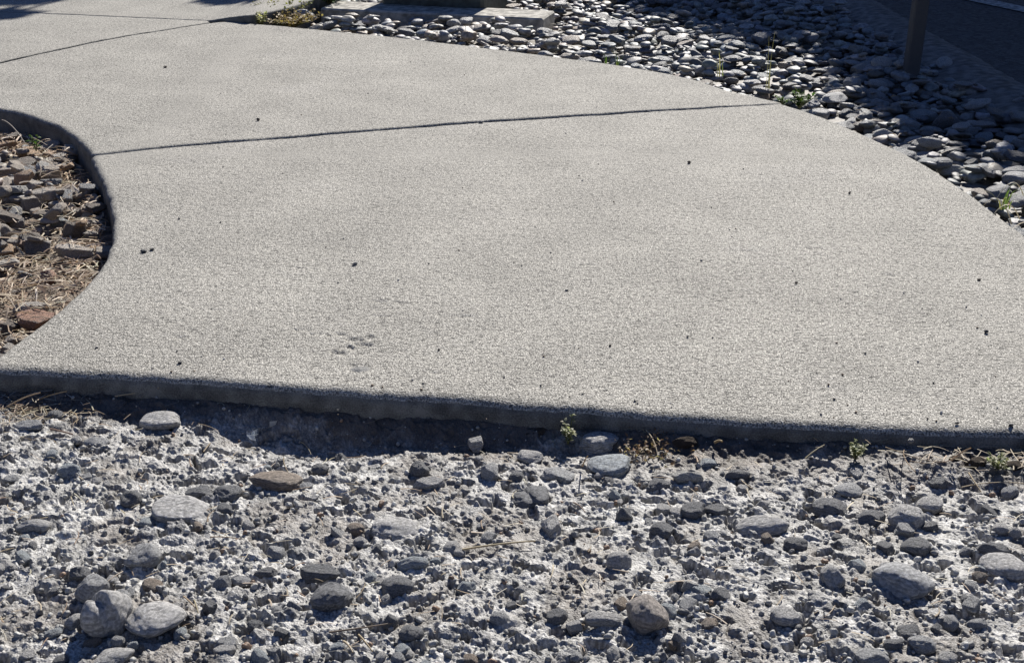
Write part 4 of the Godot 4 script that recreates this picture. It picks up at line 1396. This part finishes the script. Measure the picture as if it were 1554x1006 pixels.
func build_far_things() -> void:
	# the low concrete block
	var fl := gp(485, 12, -0.002)
	var fr := gp(824, 28, -0.002)
	var mid := (fl + fr) * 0.5
	var long := fl.distance_to(fr)
	var turn := -atan2(fr.z - fl.z, fr.x - fl.x)
	var t := thing("concrete_block", Vector3(mid.x, -0.07, mid.z), "long low pale concrete block lying among the river stones", "concrete block")
	t.rotation.y = turn
	obj("body", bevel_box(Vector3(-long / 2, 0, -0.19), Vector3(long / 2, 0.068, 0.0), 0.006), M.pad, t)
	# the utility box behind it
	var bl := gp(572, 13, 0.0)
	var br := gp(735, 17, 0.0)
	var bm := (bl + br) * 0.5 + Vector3(0, 0, -0.1)
	var u := thing("utility_box", Vector3(bm.x, -0.07, bm.z), "dark low utility box standing behind the concrete block", "utility box")
	u.rotation.y = turn
	var wide := bl.distance_to(br)
	obj("body", bevel_box(Vector3(-wide / 2, 0, -0.36), Vector3(wide / 2, 0.19, 0.0), 0.012), M.box, u)
	obj("lid", bevel_box(Vector3(-wide / 2 - 0.012, 0.193, -0.372), Vector3(wide / 2 + 0.012, 0.223, 0.012), 0.008), M.box, u)
	obj("latch", bevel_box(Vector3(-0.03, 0.15, 0.003), Vector3(0.03, 0.187, 0.014), 0.003), M.post, u)
	# the post by the road
	var pb := gp(1382, 114, -0.02)
	var p := thing("post", pb + Vector3(0, -0.1, 0), "slim dark weathered post standing in the river stones near the road", "post")
	p.rotation.z = -0.012
	obj("shaft", bevel_box(Vector3(-0.0215, 0, -0.0215), Vector3(0.0215, 0.60, 0.0215), 0.004), M.post, p)
	obj("cap", bevel_box(Vector3(-0.026, 0.603, -0.026), Vector3(0.026, 0.625, 0.026), 0.005), M.post, p)

func on_bed(px: float, py: float) -> Vector3:
	var p := gp(px, py, -0.02)
	return Vector3(p.x, maxf(bed_pile.at(p.x, p.z) - 0.008, -0.028), p.z)

func on_ground(px: float, py: float, up := 0.0) -> Vector3:
	var p := gp(px, py, -0.04)
	return Vector3(p.x, ground_y(p.x, p.z) + up, p.z)

func build_litter() -> void:
	var r := RandomNumberGenerator.new()
	r.seed = 8
	var green := Color(0.09, 0.16, 0.035)
	var pale := Color(0.40, 0.40, 0.26)
	# plants in front of the slab
	weed("small_weed", on_ground(862, 672), 0.032, 0.013, 9, 11, 0.0075, pale, "small pale green weed with one tall sprig beside the crumbly block", 1)
	weed("small_weed", on_ground(866, 660), 0.040, 0.003, 1, 6, 0.0075, pale, "single tall sprig of the pale green weed at the slab's shadow", 2)
	weed("small_weed", on_ground(1297, 706), 0.028, 0.013, 9, 11, 0.0075, Color(0.33, 0.34, 0.2), "middle one of the three pale weeds growing along the slab", 3)
	weed("small_weed", on_ground(1512, 730), 0.020, 0.02, 12, 11, 0.0075, pale, "low pale weed at the right edge below the slab", 4)
	# plants along the stone bed
	weed("green_weed", on_bed(1214, 160), 0.045, 0.04, 14, 9, 0.017, green, "bright green clover-like weed at the right end of the path joint", 5)
	weed("green_weed", on_bed(1188, 154), 0.022, 0.03, 8, 8, 0.014, green, "low green sprout left of the clover-like weed", 6)
	grass("grass_tuft", on_bed(1216, 158), 3, 0.085, 0.04, 0.0018, [Color(0.16, 0.22, 0.06)], "thin green stalk rising from the clover-like weed", 7, 0.1)
	grass("grass_tuft", on_bed(938, 98), 5, 0.075, 0.03, 0.0024, [Color(0.13, 0.2, 0.06), Color(0.2, 0.22, 0.09)], "short green grass tuft at the path edge, right of the concrete block", 9, 0.15)
	grass("grass_tuft", on_bed(922, 94), 3, 0.045, 0.04, 0.0024, [Color(0.11, 0.18, 0.05)], "smaller grass tuft just left of the short green one", 10, 0.2)
	grass("grass_tuft", on_bed(1092, 112), 5, 0.09, 0.05, 0.0018, [Color(0.17, 0.2, 0.09), Color(0.3, 0.27, 0.17)], "sparse grass tuft in the stones left of the tall dry stalk", 11, 0.2)
	grass("grass_tuft", on_bed(1166, 132), 3, 0.19, 0.015, 0.0018, [Color(0.34, 0.29, 0.19)], "tall dry stalk standing above the end of the path joint", 12, 0.02)
	grass("grass_tuft", on_bed(1522, 312), 9, 0.07, 0.06, 0.0024, [Color(0.2, 0.27, 0.09), Color(0.32, 0.31, 0.17)], "green grass clump among the stones near the right edge", 13, 0.25)
	var curls := Strips.new()
	for q in [[1548, 336, 1508, 322, 1500, 340], [1554, 300, 1528, 292, 1512, 306], [1536, 344, 1520, 312, 1490, 318]]:
		var a := on_bed(q[0], q[1])
		var b := on_bed(q[4], q[5])
		curls.blade(bent(a + Vector3(0, 0.012, 0), b + Vector3(0, 0.012, 0), Vector3(0, 0.035, 0), 9), 0.0026, 0.001, Vector3(0.2, 0.2, 1).normalized(), Color(0.52, 0.48, 0.36))
	tag(obj("dry_grass", build(curls.v, curls.idx, curls.col), M.straw), "pale curled dry grass arching beside the green grass clump", "dry grass")
	# the planted corner by the step in the far walk
	weed("green_shrub", Vector3(gp(490, 4).x, -0.03, gp(490, 4).z - 0.05), 0.11, 0.12, 50, 14, 0.024, Color(0.12, 0.21, 0.06), "green low shrub left of the concrete block at the top", 21)
	weed("dry_mat", Vector3(gp(440, 27).x, -0.04, gp(440, 27).z), 0.06, 0.13, 80, 12, 0.016, Color(0.40, 0.29, 0.15), "brown dry plant mat at the corner of the far walk", 22)
	weed("dry_mat", Vector3(gp(428, 16).x, -0.04, gp(428, 16).z), 0.08, 0.13, 70, 12, 0.016, Color(0.30, 0.29, 0.12), "olive dry plant mat behind the brown one", 23)
	weed("pale_plant", Vector3(gp(394, 33).x, -0.03, gp(394, 33).z), 0.065, 0.035, 14, 10, 0.015, Color(0.55, 0.52, 0.33), "pale yellowish plant right of the raised corner of the far walk", 24)
	var lie := func(x, z): return maxf(bed_pile.at(x, z), -0.03)
	var o := place_stone("river_stone", [461, 24, 40, 13, "pale", "chip", "whitish flat stone lying on the brown dry plant mat", -0.25, 0.1], lie)
	tag(o, "whitish flat stone lying on the brown dry plant mat", "stone")
	# seedling in the left bed
	var sp := gp(54, 228, -0.04)
	weed("seedling", Vector3(sp.x, straw_pile.at(sp.x, sp.z), sp.z), 0.045, 0.02, 4, 5, 0.013, Color(0.10, 0.18, 0.04), "small green seedling under the kerb in the left bed", 25)
	var root := gp(15, 200, -0.03)
	twig("bare_twig", bent(gp(2, 182, -0.02), gp(36, 216, -0.03), Vector3(0, 0.012, 0), 8), 0.0016, Color(0.42, 0.38, 0.33), "thin bare twig arching in the shade at the upper left edge", "twig")
	# straw stems and twigs on the gravel
	var tan_c := Color(0.52, 0.42, 0.27)
	for q in [
		[702, 847, 812, 832, 0.0022, "long straw stem lying across the gravel at the centre"],
		[1440, 723, 1474, 680, 0.0022, "forked dry twig leaning on the earth at the right"],
		[1458, 752, 1560, 750, 0.0012, "long thin straw running off the right edge"],
		[175, 611, 262, 609, 0.0016, "straw lying in the slab's shadow at the left"],
		[76, 654, 110, 662, 0.0024, "short stout brown straw right of the left edge"],
		[430, 695, 440, 726, 0.0018, "bent pale straw above the long brown stone"],
		[308, 686, 318, 668, 0.0018, "yellow chip of straw above the dark blocks"],
		[1084, 688, 1096, 670, 0.0030, "pale splinter of wood at the slab's shadow"],
		[1222, 706, 1250, 694, 0.0016, "short straw left of the middle weed"],
		[1342, 700, 1400, 698, 0.0014, "dark straw left of the forked twig"],
		[1370, 704, 1390, 716, 0.0012, "thin straw below the dark one, left of the forked twig"],
		[884, 708, 892, 692, 0.0018, "pale straw standing against the shiny blue-grey cobble"],
		[500, 975, 596, 962, 0.0018, "brown straw lying near the bottom left of centre"],
		[522, 990, 536, 1008, 0.0022, "pale straw cut by the bottom edge"],
		[545, 980, 566, 1006, 0.0018, "second pale straw crossing down at the bottom edge"],
		[280, 920, 300, 940, 0.0016, "short straw right of the tan-grey stone"],
		[296, 926, 302, 946, 0.0014, "pale short straw crossing the one right of the tan-grey stone"],
		[140, 956, 146, 966, 0.0018, "orange chip of straw left of the tan-grey stone"],
		[320, 830, 366, 834, 0.0012, "thin straw in the crust below the pale speckled cobble"],
		[980, 672, 998, 702, 0.0014, "slanting straw in the leaf litter"],
		[10, 618, 60, 596, 0.0018, "straw rising into the slab's shadow at the far left"],
		[60, 612, 100, 594, 0.0014, "dark straw rising into the shadow right of another"],
		[455, 652, 470, 668, 0.0010, "thin hooked root in the trench"],
		[300, 640, 330, 646, 0.0010, "thin root in the shadow right of the light flattened stone"],
		[1240, 690, 1195, 668, 0.0007, "fine pale rootlet in the slab's shadow left of the middle weed"],
		[1310, 690, 1322, 674, 0.0008, "fine upright rootlet right of the middle weed"],
		[1468, 736, 1488, 760, 0.0016, "pale straw below the low weed"],
		[870, 765, 888, 782, 0.0014, "brown straw amid the crust right of the two-lobed stone"],
	]:
		var a := on_ground(q[0], q[1], 0.007)
		var b := on_ground(q[2], q[3], 0.007)
		var forks := []
		if "forked" in q[5]:
			b = gp(q[2], q[3], 0.012)
			forks = [bent(a.lerp(b, 0.5), on_ground(1426, 726, 0.006), Vector3(0, -0.003, 0), 4)]
		elif "rising" in q[5] or "standing" in q[5] or "upright" in q[5] or "splinter" in q[5]:
			b = gp(q[2], q[3], -0.01)
		var n := (b - a)
		twig("straw" if "straw" in q[5] else "twig", bent(a, b, Vector3(n.z, 0, -n.x) * r.randf_range(-0.06, 0.06) + Vector3(0, 0.002, 0), 7), q[4] * 0.62, jitter_color(r, Color(0.3, 0.22, 0.15) if "brown" in q[5] or "dark" in q[5] else tan_c, 0.15), q[5], "straw" if "straw" in q[5] else "twig", forks)
	# leaf litter and scattered fine straw
	var lt := Strips.new()
	var red := [Color(0.30, 0.18, 0.11), Color(0.42, 0.30, 0.2), Color(0.22, 0.15, 0.11), Color(0.5, 0.4, 0.28)]
	for k in 170:
		var p := on_ground(985 + r.randfn() * 26, 688 + r.randfn() * 9, 0.004 + r.randf() * 0.006)
		lt.leaf(p, Vector3(r.randfn(), r.randfn() * 0.4, r.randfn()).normalized(), Vector3(r.randfn() * 0.6, 1, r.randfn() * 0.6).normalized(), r.randf_range(0.004, 0.010), r.randf_range(0.002, 0.005), jitter_color(r, red[r.randi() % 4]))
	o = obj("leaf_litter", build(lt.v, lt.idx, lt.col), M.leaf)
	tag(o, "reddish brown leaf crumbs heaped right of the crumbly block", "leaf litter", "", "stuff")
	var fs := Strips.new()
	for k in 620:
		var py := lerpf(600, 1010, pow(r.randf(), 1.7))
		var p := on_ground(r.randf_range(-20, 1570), py, 0.005)
		var l := r.randf_range(0.006, 0.028)
		if k > 420:   # straw drifts below the slab's left end and its right end
			p = on_ground(absf(r.randfn()) * 70.0 if k % 3 else 1554.0 - absf(r.randfn()) * 90.0, 0.0 + (618 if k % 3 else 700) + r.randfn() * 16.0, 0.005)
			l = r.randf_range(0.012, 0.045)
		if p.z - front_z(p.x) < 0.004: continue
		var a := r.randf() * TAU
		var d := Vector3(cos(a), r.randfn() * 0.1, sin(a)) * l
		fs.blade(bent(p - d * 0.5, p + d * 0.5, Vector3(r.randfn(), 0.5, r.randfn()) * 0.08 * l, 3), r.randf_range(0.0004, 0.0012), 0.0004, Vector3(-sin(a), 0, cos(a)), jitter_color(r, [Color(0.45, 0.36, 0.24), Color(0.3, 0.22, 0.14), Color(0.55, 0.48, 0.36)][k % 3]))
	o = obj("scattered_straw", build(fs.v, fs.idx, fs.col), M.straw)
	tag(o, "thin bits of straw scattered over the gravel ground", "straw", "", "stuff")
	# a scrap of clear film at the edge of the trench
	var fm := Strips.new()
	for k in 7:
		fm.leaf(on_ground(384 + r.randfn() * 14, 648 + r.randfn() * 4, 0.006), Vector3(r.randfn(), 0.5 + r.randf(), r.randfn()).normalized(), Vector3(r.randfn(), 1, r.randfn()).normalized(), 0.016, 0.012, Color.WHITE)
	tag(obj("plastic_scrap", build(fm.v, fm.idx), M.film), "crumpled scrap of clear plastic film at the edge of the trench", "plastic scrap")
	# specks on the slab
	for q in [
		[217, 381, 13, 7, "dark grey", "larger of two dark crumbs on the slab near the left bed"], [230, 378, 9, 6, "dark grey", "smaller of two dark crumbs on the slab near the left bed"],
		[391, 181, 7, 6, "dark grey", "dark crumb on the farther slab above the joint"], [1046, 246, 7, 6, "dark grey", "dark speck on the slab right of centre"],
		[1498, 503, 9, 8, "dark grey", "dark pebble on the slab near the right edge"], [1209, 429, 6, 5, "dark grey", "dark speck on the right half of the slab"],
		[1487, 424, 8, 5, "brown", "brown speck on the slab above the dark pebble at the right"], [272, 550, 9, 5, "dark grey", "dark crumb at the slab's front edge at the left"],
		[926, 524, 5, 6, "dark grey", "dark speck on the front of the slab"], [1290, 292, 6, 5, "dark grey", "dark speck on the slab near the stone bed"],
		[250, 101, 7, 4, "dark grey", "dark crumb on the farther slab near the crossing joint"], [730, 185, 11, 5, "pale", "white pebble lying in the path joint"],
		[860, 440, 7, 4, "pale", "white speck in the middle of the slab"], [1065, 395, 6, 4, "pale", "white speck right of the middle of the slab"],
		[1453, 642, 10, 5, "dark grey", "dark crumb on the slab's front edge at the right"], [1535, 645, 12, 5, "dark grey", "flat dark crumb at the slab's front right edge"],
		[146, 527, 7, 4, "pale", "white speck on the slab near the front left corner"], [538, 400, 12, 5, "pale", "pale chip set in the slab left of the middle"],
		[1383, 669, 12, 10, "pale", "shiny whitish chip in the shade under the slab at the right"],
	]:
		var zero := func(_x, _z): return 0.0
		if q[1] > 660: zero = func(x, z): return ground_y(x, z) + 0.01
		o = place_stone("crumb", [q[0], q[1], q[2], q[3], "brown" if q[4] == "dark grey" and q[2] < 8 else q[4], "chip", q[5], 0.3, 0.12], zero, self, 2)
		o.scale *= 0.75
		tag(o, q[5], "crumb" if q[4] != "pale" else "pebble")
	var gr := Heap.new()
	var bit := []
	for k in 5: bit.append(stone_verts(450 + k, "chip", 0))
	for k in 190:
		var p := gp(r.randf_range(60, 1540), lerpf(70, 640, r.randf()), 0.0)
		if k % 5 == 0: p = gp(r.randf_range(20, 1540), 600, 0.0)
		if k % 5 == 0: p.z = front_z(p.x) - 0.02 - 0.08 * r.randf() * r.randf()
		var q := pix(p)
		if q.y < 60 + absf(q.x - 480) * 0.12 + (q.x - 900) * 0.4 or q.x < 215: continue
		var a := r.randf_range(0.0008, 0.0022)
		gr.add(bit[k % 5], ico(0)[1], Transform3D(Basis.from_euler(Vector3(r.randf() * 6, r.randf() * 6, 0)) * Basis.from_scale(Vector3(a, a * 0.7, a)), p + Vector3(0, a * 0.5, 0)), [Color(0.16, 0.15, 0.14), Color(0.3, 0.28, 0.25), Color(0.55, 0.53, 0.5), Color(0.25, 0.18, 0.12)][k % 4])
	tag(obj("grit", build(gr.v, gr.idx, gr.col), M.small_stones), "grains of grit scattered over the slab", "grit", "", "stuff")
	var lb := Strips.new()
	for k in 420:
		var p := gp(r.randf_range(480, 1554), r.randf_range(-5, 340), -0.02)
		if bed_pile.at(p.x, p.z) < -0.06 or pix(p).x < 480: continue
		if p.x > 1.5 or p.x < -0.7 or p.z > -2.0: continue
		var y := bed_pile.at(p.x, p.z) + 0.002
		var a := r.randf() * TAU
		if k % 3:
			var d := Vector3(cos(a), 0.1, sin(a)) * r.randf_range(0.015, 0.06)
			lb.blade(bent(Vector3(p.x, y, p.z) - d, Vector3(p.x, y, p.z) + d, Vector3(0, 0.006, 0), 4), 0.0014, 0.0006, Vector3(-sin(a), 0.2, cos(a)), jitter_color(r, Color(0.42, 0.35, 0.24)))
		else:
			lb.leaf(Vector3(p.x, y, p.z), Vector3(cos(a), 0.3 * r.randfn(), sin(a)).normalized(), Vector3(r.randfn() * 0.4, 1, r.randfn() * 0.4).normalized(), r.randf_range(0.012, 0.03), r.randf_range(0.008, 0.016), jitter_color(r, Color(0.3, 0.21, 0.12)))
	tag(obj("dry_leaf_bits", build(lb.v, lb.idx, lb.col), M.straw), "dry leaf bits and straws caught between the river stones", "leaf litter", "", "stuff")
	# the embedded pebble laid bare in the slab's worn spot
	o = place_stone("bare_aggregate", [541, 566, 42, 12, "pale", "cobble", "", 0.0, 0.86], func(_x, _z): return 0.0)
	tag(o, "pale pebble laid bare in the worn spot of the slab", "pebble")

func build_trees() -> void:
	var r := RandomNumberGenerator.new()
	r.seed = 31
	# shade trees up towards the sun: their crowns stand where the shade on the stone bed and the road comes from
	var shade := PackedVector2Array([Vector2(0.36, -6.2), Vector2(0.46, -5.2), Vector2(0.76, -4.6), Vector2(1.02, -4.0), Vector2(1.15, -3.4), Vector2(1.27, -2.8), Vector2(1.6, -1.5), Vector2(4.6, -1.5), Vector2(4.6, -6.6)])
	var first := []
	var second := []
	while first.size() + second.size() < 64:
		var p := Vector2(r.randf_range(0.1, 4.6), r.randf_range(-6.6, -1.5))
		if not in_poly(p, shade): continue
		var rad := r.randf_range(0.38, 0.62)
		var edge := 9.0
		for i in shade.size():
			if i == 6 or i == 7 or i == 8: continue
			edge = minf(edge, Geometry2D.get_closest_point_to_segment(p, shade[i], shade[(i + 1) % shade.size()]).distance_to(p))
		rad = minf(rad, edge + 0.04)
		if rad < 0.12: continue
		var c := Vector3(p.x, 0, p.y) + sun_dir * r.randf_range(4.2, 6.2)
		if c.x < 3.6: first.append([c, rad])
		else: second.append([c, rad])
	for q in [[1462, 84], [1440, 66], [1500, 104], [1420, 50], [1470, 60], [1530, 130], [1480, 110]]:
		first.append([gp(q[0], q[1], -0.03) + sun_dir * 4.6, 0.42])
	tree(Vector3(2.6, -0.1, -8.8), first, 30000, "leafy tree whose shade falls on the river stones", 32)
	tree(Vector3(5.2, -0.1, -7.6), second, 15000, "leafy tree whose shade falls on the road", 33)
	var third := []
	for q in [[20, -4, 0.13], [58, -4, 0.11], [-30, -2, 0.16], [3, 23, 0.05], [-30, 24, 0.08], [385, -2, 0.08], [362, -5, 0.09], [408, -5, 0.07]]:
		third.append([gp(q[0], q[1]) + sun_dir * 5.0, q[2]])
	tree(Vector3(-0.6, -0.1, -9.9), third, 1300, "slender tree beyond the far walk", 34)
